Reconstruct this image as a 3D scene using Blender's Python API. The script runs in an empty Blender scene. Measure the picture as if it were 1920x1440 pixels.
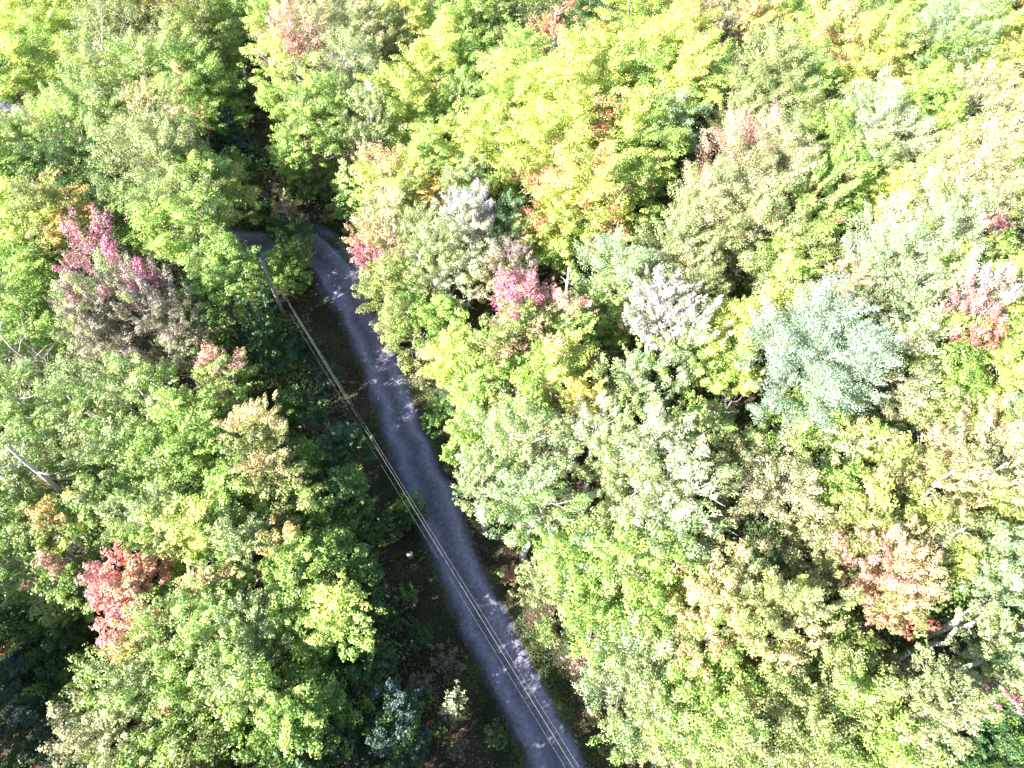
import bpy, math, random
import numpy as np
from mathutils import Vector

# ------------------------------------------------------------------ camera, world, sun, exposure
scene = bpy.context.scene
COL = scene.collection
CAM_H = 60.0          # the drone hovers 60 m above the road
TILT = math.radians(34.0)
FPX = 1300.0          # focal length in pixels of the 1920 px wide photograph
cam_data = bpy.data.cameras.new("camera")
cam = bpy.data.objects.new("camera", cam_data)
COL.objects.link(cam)
cam.location = (0, 0, CAM_H)
cam.rotation_euler = (TILT, 0, 0)
cam_data.sensor_width = 36.0
cam_data.lens = 36.0 * FPX / 1920.0
cam_data.clip_start = 0.5
cam_data.clip_end = 2000.0
scene.camera = cam

SUN_EL = math.radians(37.0)
SUN_DIR = Vector((-1.0, -0.62, 0)).normalized()      # horizontal direction towards the sun
SUN_AZ = math.atan2(SUN_DIR.x, SUN_DIR.y)
world = bpy.data.worlds.new("World")
scene.world = world
world.use_nodes = True
wn = world.node_tree
for n in list(wn.nodes):
    wn.nodes.remove(n)
sky = wn.nodes.new("ShaderNodeTexSky")
sky.sky_type = 'NISHITA'
sky.sun_disc = False
sky.sun_elevation = SUN_EL
sky.sun_rotation = SUN_AZ % (2 * math.pi)
bg = wn.nodes.new("ShaderNodeBackground")
bg.inputs['Strength'].default_value = 0.068
wo = wn.nodes.new("ShaderNodeOutputWorld")
wn.links.new(sky.outputs[0], bg.inputs[0])
wn.links.new(bg.outputs[0], wo.inputs[0])

sun_data = bpy.data.lights.new("sun", 'SUN')
sun_data.energy = 5.0
sun_data.angle = math.radians(0.5)
sun_data.color = (1.0, 0.955, 0.88)
sun = bpy.data.objects.new("sun", sun_data)
COL.objects.link(sun)
to_sun = Vector((SUN_DIR.x * math.cos(SUN_EL), SUN_DIR.y * math.cos(SUN_EL), math.sin(SUN_EL)))
sun.rotation_euler = to_sun.to_track_quat('Z', 'Y').to_euler()
sun.location = (-60, -40, 90)

scene.view_settings.view_transform = 'Standard'
scene.view_settings.look = 'None'
scene.view_settings.gamma = 1.0
scene.view_settings.use_curve_mapping = False
scene.view_settings.exposure = 2.55
scene.render.engine = 'CYCLES'
cy = scene.cycles
cy.max_bounces = 7
cy.diffuse_bounces = 5
cy.glossy_bounces = 2
cy.transmission_bounces = 5
cy.transparent_max_bounces = 4
cy.caustics_reflective = False
cy.caustics_refractive = False

# ------------------------------------------------------------------ helpers
ST, CT = math.sin(TILT), math.cos(TILT)

def at(px, py, z=0.0):
    """The point at height z that the photograph shows at pixel px, py."""
    X, Y = px - 960.0, 720.0 - py
    fwd = FPX * ST + Y * CT
    down = FPX * CT - Y * ST
    k = (CAM_H - z) / down
    return Vector((X * k, fwd * k, z))

def metres_per_px(px, py, z=0.0):
    Y = 720.0 - py
    return (CAM_H - z) / (FPX * CT - Y * ST)

def tag(o, label=None, cat=None, group=None, kind=None):
    if label: o['label'] = label
    if cat: o['category'] = cat
    if group: o['group'] = group
    if kind: o['kind'] = kind
    return o

def empty(name, loc, rz=0.0):
    o = bpy.data.objects.new(name, None)
    COL.objects.link(o)
    o.location = loc
    o.rotation_euler = (0, 0, rz)
    o.empty_display_size = 0.5
    return o

def link_mesh(name, verts, faces, mat, parent=None, smooth=False):
    me = bpy.data.meshes.new(name)
    me.from_pydata([tuple(v) for v in verts], [], faces)
    me.update()
    if smooth:
        me.polygons.foreach_set('use_smooth', [True] * len(me.polygons))
    me.materials.append(mat)
    o = bpy.data.objects.new(name, me)
    COL.objects.link(o)
    if parent: o.parent = parent
    return o

def tube(V, F, pts, rad, sides=6, cap=True):
    """Adds a tapered tube through pts (Vectors) to the vertex and face lists."""
    base = len(V)
    n = len(pts)
    for i, p in enumerate(pts):
        a = pts[max(i - 1, 0)]; b = pts[min(i + 1, n - 1)]
        d = (b - a)
        if d.length < 1e-6: d = Vector((0, 0, 1))
        d.normalize()
        u = d.orthogonal().normalized() if i == 0 else (u - d * u.dot(d)).normalized()
        w = d.cross(u)
        for k in range(sides):
            t = 2 * math.pi * k / sides
            V.append(p + (u * math.cos(t) + w * math.sin(t)) * rad[i])
    for i in range(n - 1):
        for k in range(sides):
            k2 = (k + 1) % sides
            F.append((base + i * sides + k, base + i * sides + k2, base + (i + 1) * sides + k2, base + (i + 1) * sides + k))
    if cap:
        F.append(tuple(base + k for k in reversed(range(sides))))
        F.append(tuple(base + (n - 1) * sides + k for k in range(sides)))

# ------------------------------------------------------------------ materials
def new_mat(name):
    m = bpy.data.materials.new(name)
    m.use_nodes = True
    nt = m.node_tree
    for n in list(nt.nodes): nt.nodes.remove(n)
    out = nt.nodes.new("ShaderNodeOutputMaterial")
    return m, nt, out

def N(nt, t, **kw):
    n = nt.nodes.new(t)
    for k, v in kw.items(): setattr(n, k, v)
    return n

def leaf_material(name, transl=0.3, gloss=0.09, rough=0.42):
    m, nt, out = new_mat(name)
    at_ = N(nt, "ShaderNodeAttribute", attribute_name="leaf_colour")
    geo = N(nt, "ShaderNodeNewGeometry")
    tc = N(nt, "ShaderNodeTexCoord")
    no = N(nt, "ShaderNodeTexNoise"); no.inputs['Scale'].default_value = 1.1; no.inputs['Detail'].default_value = 2
    nt.links.new(tc.outputs['Object'], no.inputs['Vector'])
    hsv = N(nt, "ShaderNodeHueSaturation")
    mr = N(nt, "ShaderNodeMapRange"); mr.inputs['To Min'].default_value = 0.78; mr.inputs['To Max'].default_value = 1.22
    nt.links.new(no.outputs['Fac'], mr.inputs['Value'])
    nt.links.new(mr.outputs[0], hsv.inputs['Value'])
    nt.links.new(at_.outputs['Color'], hsv.inputs['Color'])
    d = N(nt, "ShaderNodeBsdfDiffuse"); t = N(nt, "ShaderNodeBsdfTranslucent"); g = N(nt, "ShaderNodeBsdfGlossy")
    g.inputs['Roughness'].default_value = rough
    g.inputs['Color'].default_value = (0.9, 0.93, 0.95, 1)
    nt.links.new(hsv.outputs[0], d.inputs['Color']); nt.links.new(hsv.outputs[0], t.inputs['Color'])
    m1 = N(nt, "ShaderNodeMixShader"); m1.inputs[0].default_value = transl
    nt.links.new(d.outputs[0], m1.inputs[1]); nt.links.new(t.outputs[0], m1.inputs[2])
    m2 = N(nt, "ShaderNodeMixShader"); m2.inputs[0].default_value = gloss
    nt.links.new(m1.outputs[0], m2.inputs[1]); nt.links.new(g.outputs[0], m2.inputs[2])
    nt.links.new(m2.outputs[0], out.inputs[0])
    return m

LEAF = leaf_material("broad_leaves", 0.46, 0.03, 0.5)
LEAF_DULL = leaf_material("fine_leaves", 0.42, 0.055, 0.6)
NEEDLE = leaf_material("needles", 0.1, 0.05, 0.5)

def bark_material(name, c1, c2, scale, rough=0.9):
    m, nt, out = new_mat(name)
    tc = N(nt, "ShaderNodeTexCoord")
    mp = N(nt, "ShaderNodeMapping"); mp.inputs['Scale'].default_value = (scale, scale, scale * 0.35)
    no = N(nt, "ShaderNodeTexNoise"); no.inputs['Scale'].default_value = 2.5; no.inputs['Detail'].default_value = 5
    cr = N(nt, "ShaderNodeValToRGB")
    cr.color_ramp.elements[0].position = 0.38; cr.color_ramp.elements[0].color = (*c1, 1)
    cr.color_ramp.elements[1].position = 0.58; cr.color_ramp.elements[1].color = (*c2, 1)
    bs = N(nt, "ShaderNodeBsdfPrincipled"); bs.inputs['Roughness'].default_value = rough
    bu = N(nt, "ShaderNodeBump"); bu.inputs['Strength'].default_value = 0.5
    nt.links.new(tc.outputs['Object'], mp.inputs[0]); nt.links.new(mp.outputs[0], no.inputs['Vector'])
    nt.links.new(no.outputs['Fac'], cr.inputs[0]); nt.links.new(cr.outputs[0], bs.inputs['Base Color'])
    nt.links.new(no.outputs['Fac'], bu.inputs['Height']); nt.links.new(bu.outputs[0], bs.inputs['Normal'])
    nt.links.new(bs.outputs[0], out.inputs[0])
    return m

BARK = bark_material("grey_bark", (0.09, 0.075, 0.06), (0.26, 0.23, 0.2), 3)
BARK_PALE = bark_material("pale_bark", (0.28, 0.26, 0.24), (0.62, 0.6, 0.57), 4)
DEADWOOD = bark_material("weathered_wood", (0.24, 0.22, 0.21), (0.46, 0.44, 0.42), 5)
POLE_WOOD = bark_material("pole_wood", (0.22, 0.21, 0.2), (0.42, 0.41, 0.4), 6)

def plain(name, c, rough=0.7, metal=0.0, noise=0.25, scale=20):
    m, nt, out = new_mat(name)
    tc = N(nt, "ShaderNodeTexCoord")
    no = N(nt, "ShaderNodeTexNoise"); no.inputs['Scale'].default_value = scale
    mx = N(nt, "ShaderNodeMix", data_type='RGBA')
    mx.inputs[6].default_value = (*[x * (1 - noise) for x in c], 1)
    mx.inputs[7].default_value = (*[min(1, x * (1 + noise * .5)) for x in c], 1)
    bs = N(nt, "ShaderNodeBsdfPrincipled"); bs.inputs['Roughness'].default_value = rough; bs.inputs['Metallic'].default_value = metal
    nt.links.new(tc.outputs['Object'], no.inputs['Vector']); nt.links.new(no.outputs['Fac'], mx.inputs[0])
    nt.links.new(mx.outputs[2], bs.inputs['Base Color']); nt.links.new(bs.outputs[0], out.inputs[0])
    return m

# ------------------------------------------------------------------ the road's line, ground, road
# (px, py) of the road's middle and its half width in metres, read from the photograph
def smooth_line(pts, n=12):
    out = []
    P = [pts[0]] + pts + [pts[-1]]
    for i in range(1, len(P) - 2):
        for k in range(n):
            t = k / n
            out.append(0.5 * ((2 * P[i]) + (P[i + 1] - P[i - 1]) * t + (2 * P[i - 1] - 5 * P[i] + 4 * P[i + 1] - P[i + 2]) * t * t
                              + (3 * P[i] - P[i - 1] - 3 * P[i + 1] + P[i + 2]) * t ** 3))
    out.append(P[-2])
    return out

ROAD_PX = [(1044, 1440), (1002, 1350), (950, 1250), (872, 1093), (816, 955), (760, 820), (715, 690), (668, 580), (624, 507), (596, 475)]
ctrl = [Vector((14.0, -22.0, 0)), Vector((8.0, -7.0, 0))] + [at(x, y) for x, y in ROAD_PX]
ctrl += [at(556, 452), at(484, 458), at(395, 436), Vector((-52.0, 73.5, 0)), at(20, 222), Vector((-96, 104, 0)), Vector((-130, 130, 0))]
ROAD = smooth_line(ctrl)
ROAD_NP = np.array([(p.x, p.y) for p in ROAD])

def road_distance(x, y):
    """Signed-free distance from points to the road's middle line."""
    x = np.asarray(x, float).ravel(); y = np.asarray(y, float).ravel()
    d = np.full(x.shape, 1e9)
    for i in range(len(ROAD_NP) - 1):
        a, b = ROAD_NP[i], ROAD_NP[i + 1]
        ab = b - a; L = max((ab ** 2).sum(), 1e-9)
        t = np.clip(((x - a[0]) * ab[0] + (y - a[1]) * ab[1]) / L, 0, 1)
        dd = np.hypot(x - a[0] - t * ab[0], y - a[1] - t * ab[1])
        d = np.minimum(d, dd)
    return d

def wav(x, y, s, ph=0.0):
    return (np.sin(x * s + 1.3 * np.sin(y * s * 0.7 + ph)) + np.sin(y * s * 1.13 + 1.7 * np.sin(x * s * 0.6 + 2 * ph)))

def ground_height(x, y):
    d = road_distance(x, y).reshape(np.shape(x))
    far = np.clip((d - 5.0) / 12.0, 0, 1)
    ditch = -0.28 * np.exp(-((d - 3.6) / 0.9) ** 2)
    h = far * (0.35 * wav(x, y, 0.09, 1) + 0.12 * wav(x, y, 0.31, 2)) + 0.03 * wav(x, y, 1.1, 3) * np.clip((d - 2.4) / 2, 0, 1)
    return h + ditch - 0.05

def ground_mat():
    m, nt, out = new_mat("forest_floor")
    tc = N(nt, "ShaderNodeTexCoord")
    n1 = N(nt, "ShaderNodeTexNoise"); n1.inputs['Scale'].default_value = 0.35; n1.inputs['Detail'].default_value = 6; n1.inputs['Roughness'].default_value = 0.65
    n2 = N(nt, "ShaderNodeTexNoise"); n2.inputs['Scale'].default_value = 4.0; n2.inputs['Detail'].default_value = 6; n2.inputs['Roughness'].default_value = 0.7
    n3 = N(nt, "ShaderNodeTexVoronoi"); n3.inputs['Scale'].default_value = 6.0
    for n in (n1, n2, n3): nt.links.new(tc.outputs['Object'], n.inputs['Vector'])
    cr = N(nt, "ShaderNodeValToRGB")
    e = cr.color_ramp.elements
    e[0].position = 0.36; e[0].color = (0.025, 0.045, 0.018, 1)
    e[1].position = 0.66; e[1].color = (0.075, 0.034, 0.03, 1)
    k = e.new(0.5); k.color = (0.045, 0.04, 0.024, 1)
    nt.links.new(n1.outputs['Fac'], cr.inputs[0])
    cr2 = N(nt, "ShaderNodeValToRGB")
    f = cr2.color_ramp.elements
    f[0].position = 0.4; f[0].color = (0.45, 0.45, 0.45, 1)
    f[1].position = 0.72; f[1].color = (1.9, 1.7, 1.4, 1)
    nt.links.new(n2.outputs['Fac'], cr2.inputs[0])
    mx = N(nt, "ShaderNodeMix", data_type='RGBA', blend_type='MULTIPLY'); mx.inputs[0].default_value = 1
    nt.links.new(cr.outputs[0], mx.inputs[6]); nt.links.new(cr2.outputs[0], mx.inputs[7])
    bs = N(nt, "ShaderNodeBsdfPrincipled"); bs.inputs['Roughness'].default_value = 0.95
    bu = N(nt, "ShaderNodeBump"); bu.inputs['Strength'].default_value = 0.7; bu.inputs['Distance'].default_value = 0.08
    nt.links.new(n2.outputs['Fac'], bu.inputs['Height']); nt.links.new(bu.outputs[0], bs.inputs['Normal'])
    nt.links.new(mx.outputs[2], bs.inputs['Base Color']); nt.links.new(bs.outputs[0], out.inputs[0])
    return m

def road_mat():
    m, nt, out = new_mat("packed_gravel")
    uv = N(nt, "ShaderNodeUVMap", uv_map="along")
    sep = N(nt, "ShaderNodeSeparateXYZ"); nt.links.new(uv.outputs[0], sep.inputs[0])
    tc = N(nt, "ShaderNodeTexCoord")
    wob = N(nt, "ShaderNodeTexNoise"); wob.inputs['Scale'].default_value = 0.25; wob.inputs['Detail'].default_value = 3
    nt.links.new(tc.outputs['Object'], wob.inputs['Vector'])
    ad = N(nt, "ShaderNodeMath", operation='MULTIPLY_ADD'); ad.inputs[1].default_value = 0.5; ad.inputs[2].default_value = -0.25
    nt.links.new(wob.outputs['Fac'], ad.inputs[0])
    u = N(nt, "ShaderNodeMath", operation='ADD'); nt.links.new(sep.outputs[0], u.inputs[0]); nt.links.new(ad.outputs[0], u.inputs[1])
    cr = N(nt, "ShaderNodeValToRGB")                      # across the road: edge, wheel track, middle, wheel track, edge
    e = cr.color_ramp.elements
    e[0].position = 0.0; e[0].color = (0.5, 0.5, 0.48, 1)
    e[1].position = 1.0; e[1].color = (0.5, 0.5, 0.48, 1)
    for p, c in ((0.12, 0.62), (0.27, 1.3), (0.40, 0.85), (0.5, 0.62), (0.60, 0.84), (0.76, 1.35), (0.9, 0.66)):
        k = e.new(p); k.color = (c, c, c, 1)
    nt.links.new(u.outputs[0], cr.inputs[0])
    n2 = N(nt, "ShaderNodeTexNoise"); n2.inputs['Scale'].default_value = 3.0; n2.inputs['Detail'].default_value = 10; n2.inputs['Roughness'].default_value = 0.75
    nt.links.new(tc.outputs['Object'], n2.inputs['Vector'])
    g = N(nt, "ShaderNodeValToRGB")
    g.color_ramp.elements[0].position = 0.3; g.color_ramp.elements[0].color = (0.075, 0.075, 0.125, 1)
    g.color_ramp.elements[1].position = 0.7; g.color_ramp.elements[1].color = (0.215, 0.21, 0.29, 1)
    nt.links.new(n2.outputs['Fac'], g.inputs[0])
    mx = N(nt, "ShaderNodeMix", data_type='RGBA', blend_type='MULTIPLY'); mx.inputs[0].default_value = 1
    nt.links.new(g.outputs[0], mx.inputs[6]); nt.links.new(cr.outputs[0], mx.inputs[7])
    # crumbling edges: soil and leaf litter creep in over the gravel
    ed = N(nt, "ShaderNodeMath", operation='SUBTRACT'); ed.inputs[1].default_value = 0.5; nt.links.new(u.outputs[0], ed.inputs[0])
    ab = N(nt, "ShaderNodeMath", operation='ABSOLUTE'); nt.links.new(ed.outputs[0], ab.inputs[0])
    n5 = N(nt, "ShaderNodeTexNoise"); n5.inputs['Scale'].default_value = 1.6; n5.inputs['Detail'].default_value = 7; n5.inputs['Roughness'].default_value = 0.7
    nt.links.new(tc.outputs['Object'], n5.inputs['Vector'])
    sm = N(nt, "ShaderNodeMath", operation='MULTIPLY_ADD'); sm.inputs[1].default_value = 0.34
    nt.links.new(n5.outputs['Fac'], sm.inputs[0]); nt.links.new(ab.outputs[0], sm.inputs[2])
    mr2 = N(nt, "ShaderNodeMapRange"); mr2.inputs['From Min'].default_value = 0.56; mr2.inputs['From Max'].default_value = 0.66
    nt.links.new(sm.outputs[0], mr2.inputs['Value'])
    mx2 = N(nt, "ShaderNodeMix", data_type='RGBA'); mx2.inputs[7].default_value = (0.055, 0.055, 0.04, 1)
    nt.links.new(mr2.outputs[0], mx2.inputs[0]); nt.links.new(mx.outputs[2], mx2.inputs[6])
    mx = mx2
    bs = N(nt, "ShaderNodeBsdfPrincipled"); bs.inputs['Roughness'].default_value = 0.9
    bu = N(nt, "ShaderNodeBump"); bu.inputs['Strength'].default_value = 0.5; bu.inputs['Distance'].default_value = 0.04
    nt.links.new(n2.outputs['Fac'], bu.inputs['Height']); nt.links.new(bu.outputs[0], bs.inputs['Normal'])
    nt.links.new(mx.outputs[2], bs.inputs['Base Color']); nt.links.new(bs.outputs[0], out.inputs[0])
    return m

def build_ground():
    xs = np.concatenate([np.linspace(-400, -115, 12), np.arange(-110, 110.1, 1.1), np.linspace(115, 400, 12)])
    ys = np.concatenate([np.linspace(-300, -45, 12), np.arange(-40, 150.1, 1.1), np.linspace(155, 500, 12)])
    X, Y = np.meshgrid(xs, ys)
    Z = ground_height(X, Y)
    nx, ny = len(xs), len(ys)
    V = np.stack([X.ravel(), Y.ravel(), Z.ravel()], 1)
    i, j = np.meshgrid(np.arange(nx - 1), np.arange(ny - 1))
    a = (j * nx + i).ravel()
    F = np.stack([a, a + 1, a + 1 + nx, a + nx], 1)
    me = bpy.data.meshes.new("ground")
    me.from_pydata(V.tolist(), [], F.tolist())
    me.polygons.foreach_set('use_smooth', np.ones(len(F), bool))
    me.materials.append(ground_mat())
    o = bpy.data.objects.new("ground", me); COL.objects.link(o)
    tag(o, kind='structure')

BEND = at(600, 470)
def build_road():
    half, cols = 2.35, 13
    V, F, UV = [], [], []
    rnd = random.Random(5)
    L = 0.0
    edge = [0.0, 0.0]
    for i, p in enumerate(ROAD):
        a = ROAD[max(i - 1, 0)]; b = ROAD[min(i + 1, len(ROAD) - 1)]
        d = (b - a).normalized(); s = Vector((d.y, -d.x, 0))
        if i: L += (p - ROAD[i - 1]).length
        edge = [0.6 * e + rnd.uniform(-0.05, 0.05) for e in edge]
        for k in range(cols):
            t = k / (cols - 1)
            bend = math.exp(-((p - BEND).length / 7.0) ** 2)
            w = (t * 2 - 1) * (half + 1.4 * bend)
            w += edge[0] * (1 - t) + edge[1] * t
            q = p + s * w
            edge_drop = -0.09 if k in (0, cols - 1) else 0.0
            rut = -0.03 * (math.exp(-((t - 0.27) / 0.07) ** 2) + math.exp(-((t - 0.74) / 0.07) ** 2))
            V.append((q.x, q.y, 0.07 * (1 - (2 * t - 1) ** 2) + 0.02 + rut + edge_drop))
            UV.append((t, L / 4.0))
    for i in range(len(ROAD) - 1):
        for k in range(cols - 1):
            a = i * cols + k
            F.append((a, a + 1, a + 1 + cols, a + cols))
    o = link_mesh("road", V, F, road_mat(), smooth=True)
    uvl = o.data.uv_layers.new(name="along")
    for lp in o.data.loops:
        uvl.data[lp.index].uv = UV[lp.vertex_index]
    tag(o, kind='structure')

build_ground()
build_road()

# ------------------------------------------------------------------ foliage
PAL = {
    'yel':   ((0.60, 0.66, 0.19), (0.48, 0.57, 0.14)),
    'lime':  ((0.40, 0.54, 0.14), (0.31, 0.46, 0.11)),
    'green': ((0.20, 0.32, 0.07), (0.27, 0.39, 0.09)),
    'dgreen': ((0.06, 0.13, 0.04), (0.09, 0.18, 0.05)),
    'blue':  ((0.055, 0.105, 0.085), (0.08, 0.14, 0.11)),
    'sage':  ((0.38, 0.45, 0.18), (0.30, 0.38, 0.13)),
    'mint':  ((0.37, 0.47, 0.25), (0.30, 0.42, 0.19)),
    'pale':  ((0.53, 0.57, 0.34), (0.46, 0.51, 0.28)),
    'olive': ((0.33, 0.36, 0.13), (0.26, 0.30, 0.10)),
    'tan':   ((0.47, 0.45, 0.24), (0.40, 0.40, 0.20)),
    'brown': ((0.27, 0.22, 0.16), (0.31, 0.27, 0.19)),
    'plum':  ((0.29, 0.20, 0.22), (0.26, 0.21, 0.19)),
    'pink':  ((0.62, 0.28, 0.27), (0.58, 0.34, 0.28)),
    'mag':   ((0.60, 0.13, 0.27), (0.56, 0.22, 0.33)),
    'red':   ((0.56, 0.13, 0.12), (0.60, 0.25, 0.18)),
    'orange': ((0.60, 0.33, 0.13), (0.60, 0.42, 0.15)),
    'peach': ((0.64, 0.50, 0.24), (0.60, 0.44, 0.23)),
    'gold':  ((0.68, 0.58, 0.18), (0.62, 0.56, 0.16)),
    'dome':  ((0.33, 0.43, 0.30), (0.30, 0.40, 0.27)),
    'lilac': ((0.50, 0.44, 0.46), (0.47, 0.43, 0.41)),
}
DIRS = {'t': (0, 1), 'b': (0, -1), 'l': (-1, 0), 'r': (1, 0), 'tl': (-.7, .7), 'tr': (.7, .7), 'bl': (-.7, -.7), 'br': (.7, -.7)}
GAMMA_K = 1.0

def unit(a):
    return a / np.maximum(np.linalg.norm(a, axis=-1, keepdims=True), 1e-9)

def leaves_mesh(name, P, NRM, size, colour, rng, mat, parent=None, aspect=0.72):
    """One mesh of leaf-sized four-sided blades at points P facing NRM."""
    n = len(P)
    r = unit(rng.normal(size=(n, 3)))
    T = unit(np.cross(NRM, r)); B = np.cross(NRM, T)
    s = (size * rng.uniform(0.65, 1.3, n))[:, None]
    fold = NRM * s * 0.12
    v = np.empty((n, 4, 3), np.float32)
    v[:, 0] = P - T * s * 0.5
    v[:, 1] = P - B * s * 0.5 * aspect + fold
    v[:, 2] = P + T * s * 0.5
    v[:, 3] = P + B * s * 0.5 * aspect + fold
    me = bpy.data.meshes.new(name)
    me.vertices.add(4 * n); me.loops.add(4 * n); me.polygons.add(n)
    me.vertices.foreach_set('co', v.ravel())
    me.loops.foreach_set('vertex_index', np.arange(4 * n, dtype=np.int32))
    me.polygons.foreach_set('loop_start', np.arange(0, 4 * n, 4, dtype=np.int32))
    me.update(calc_edges=True)
    ca = me.attributes.new('leaf_colour', 'FLOAT_COLOR', 'FACE')
    c4 = np.ones((n, 4), np.float32); c4[:, :3] = np.clip(colour, 0, 0.85)
    ca.data.foreach_set('color', c4.ravel())
    me.materials.append(mat)
    o = bpy.data.objects.new(name, me); COL.objects.link(o)
    if parent is not None: o.parent = parent
    return o

STYLE = {
    # clump radius (share of crown radius), long / across / thick scale, leaf size, leaves per m2 of plan, spread of leaf facing, clumps
    'm': dict(cr=0.150, sc=(1.45, 1.0, 0.55), up=0.25, leaf=0.172, den=1380, rnd=0.36, n=125, mat='L'),
    'f': dict(cr=0.125, sc=(1.55, 0.9, 0.70), up=0.55, leaf=0.135, den=1850, rnd=0.46, n=165, mat='D'),
    'u': dict(cr=0.115, sc=(1.75, 0.85, 0.7), up=0.75, leaf=0.135, den=1700, rnd=0.44, n=130, mat='D'),
    's': dict(cr=0.13, sc=(1.5, 0.9, 0.6), up=0.5, leaf=0.19, den=420, rnd=0.7, n=60, mat='L'),
}

def crown_points(st, R, RZ, rng):
    """Leaf positions, facings, clump index and clump centres of a broadleaf crown centred on the origin."""
    S = STYLE[st]
    n = int(S['n'] * (0.55 + R / 7))
    # uneven outline: a few lobes and notches
    lobes = unit(rng.normal(size=(12, 3))); amp = rng.uniform(-0.42, 0.38, 12)
    d = unit(rng.normal(size=(n * 3, 3)))
    d = d[d[:, 2] > -0.6][:n]
    n = len(d)
    rad = 1 + (np.clip((d @ lobes.T - 0.6) / 0.4, 0, 1) * amp).sum(1)
    rad *= rng.choice([1.0, 0.84, 0.6, 0.25], n, p=[0.50, 0.27, 0.17, 0.06] if R > 2.4 else [0.4, 0.2, 0.2, 0.2])
    rad *= rng.uniform(0.86, 1.14, n)
    low = np.clip(-d[:, 2], 0, 1)
    # a pointed rather than ball-like top
    prof = 1 - 0.22 * np.clip(d[:, 2], 0, 1) ** 2
    cr = np.clip(S['cr'] * R * rng.uniform(0.6, 1.5, n), 0.22, 1.1)
    C = d * rad[:, None] * (R, R, RZ * 1.05) * (1 - 0.2 * low)[:, None]
    C[:, :2] *= prof[:, None]
    C -= d * cr[:, None] * 0.6
    hor = unit(d * (1, 1, 0.15) + rng.normal(size=(n, 3)) * 0.25)
    e1 = unit(hor * (1 - S['up'] * 0.75) + np.array((0, 0, 1.0)) * S['up'] + rng.normal(size=(n, 3)) * 0.12)
    up0 = unit(np.array((0, 0, 1.0)) + d * 0.55 + rng.normal(size=(n, 3)) * 0.15)
    e2 = unit(np.cross(up0, e1)); e3 = np.cross(e1, e2)
    total = int(S['den'] * R * R)
    w = cr ** 2; w = w / w.sum()
    idx = rng.choice(n, total, p=w)
    q = unit(rng.normal(size=(total, 3)))
    flip = (q[:, 2] < -0.1) & (rng.random(total) < 0.75)
    q[flip, 2] *= -1
    # narrower towards the tip of the spray
    taper = 1 - 0.35 * q[:, 0]
    rr = rng.uniform(0.35, 1.0, total) ** 0.5 * rng.normal(1.0, 0.13, total)
    a, b, c = S['sc']
    loc = q * rr[:, None] * (a, b, c)
    loc[:, 1] *= taper
    cri = cr[idx, None]
    P = C[idx] + (e1[idx] * loc[:, :1] + e2[idx] * loc[:, 1:2] + e3[idx] * loc[:, 2:]) * cri
    nl = unit(q / (a, b, c))
    nr = unit(e1[idx] * nl[:, :1] + e2[idx] * nl[:, 1:2] + e3[idx] * nl[:, 2:] + (0, 0, 0.25) + rng.normal(size=(total, 3)) * S['rnd'])
    return P, nr, idx, C, cr, d

def pick_colour(pal, idx, C, R, accent, rng, n):
    """Leaf colours: the kind's two tones by clump, a second kind on some clumps, the accent on clumps to one side."""
    names = pal.split('/')
    nc = len(C)
    base = np.array(PAL[names[0]])
    t = rng.random(nc)[:, None]
    col = base[0] * t + base[1] * (1 - t)
    if len(names) > 1:
        b2 = np.array(PAL[names[1]])
        dirv = unit(rng.normal(size=3))
        sc = C @ dirv / max(R, .1) + rng.normal(size=nc) * 0.45
        m = sc > np.quantile(sc, 0.62)
        col[m] = b2[0] * t[m] + b2[1] * (1 - t[m])
    acc_col = col.copy(); has = np.zeros(nc, bool)
    if accent:
        for ac in accent.split('+'):
            a, fr, *dd = ac.split(',')
            fr = float(fr)
            b2 = np.array(PAL[a])
            if dd:
                dv = np.array((*DIRS[dd[0]], 0.0))
                # the picture's up is away from and above the camera: take height into account too
                sc = (C * (1, 0.75, 0.66)) @ np.array((dv[0], dv[1], dv[1])) / max(R, .1) + rng.normal(size=nc) * 0.22
            else:
                sc = rng.normal(size=nc)
            m = sc > np.quantile(sc, 1 - fr)
            acc_col[m] = b2[0] * t[m] + b2[1] * (1 - t[m]); has[m] = True
    shade = rng.uniform(0.8, 1.15, nc)[:, None]
    take = has[idx] & (rng.random(n) < (0.72 + 0.22 * (rng.random(nc) - 0.5))[idx])
    c = np.where(take[:, None], acc_col[idx], col[idx]) * shade[idx]
    # leaf-to-leaf variation
    c = c * rng.uniform(0.84, 1.14, n)[:, None] * (1 + rng.normal(size=(n, 3)) * 0.04)
    return c

def limb_path(a, b, rng, wob, up=0.0, n=4):
    pts = []
    for i in range(n + 1):
        t = i / n
        p = a.lerp(b, t)
        k = math.sin(math.pi * t)
        p = p + Vector((rng.normal() * wob * k, rng.normal() * wob * k, up * k))
        pts.append(p)
    return pts

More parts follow.
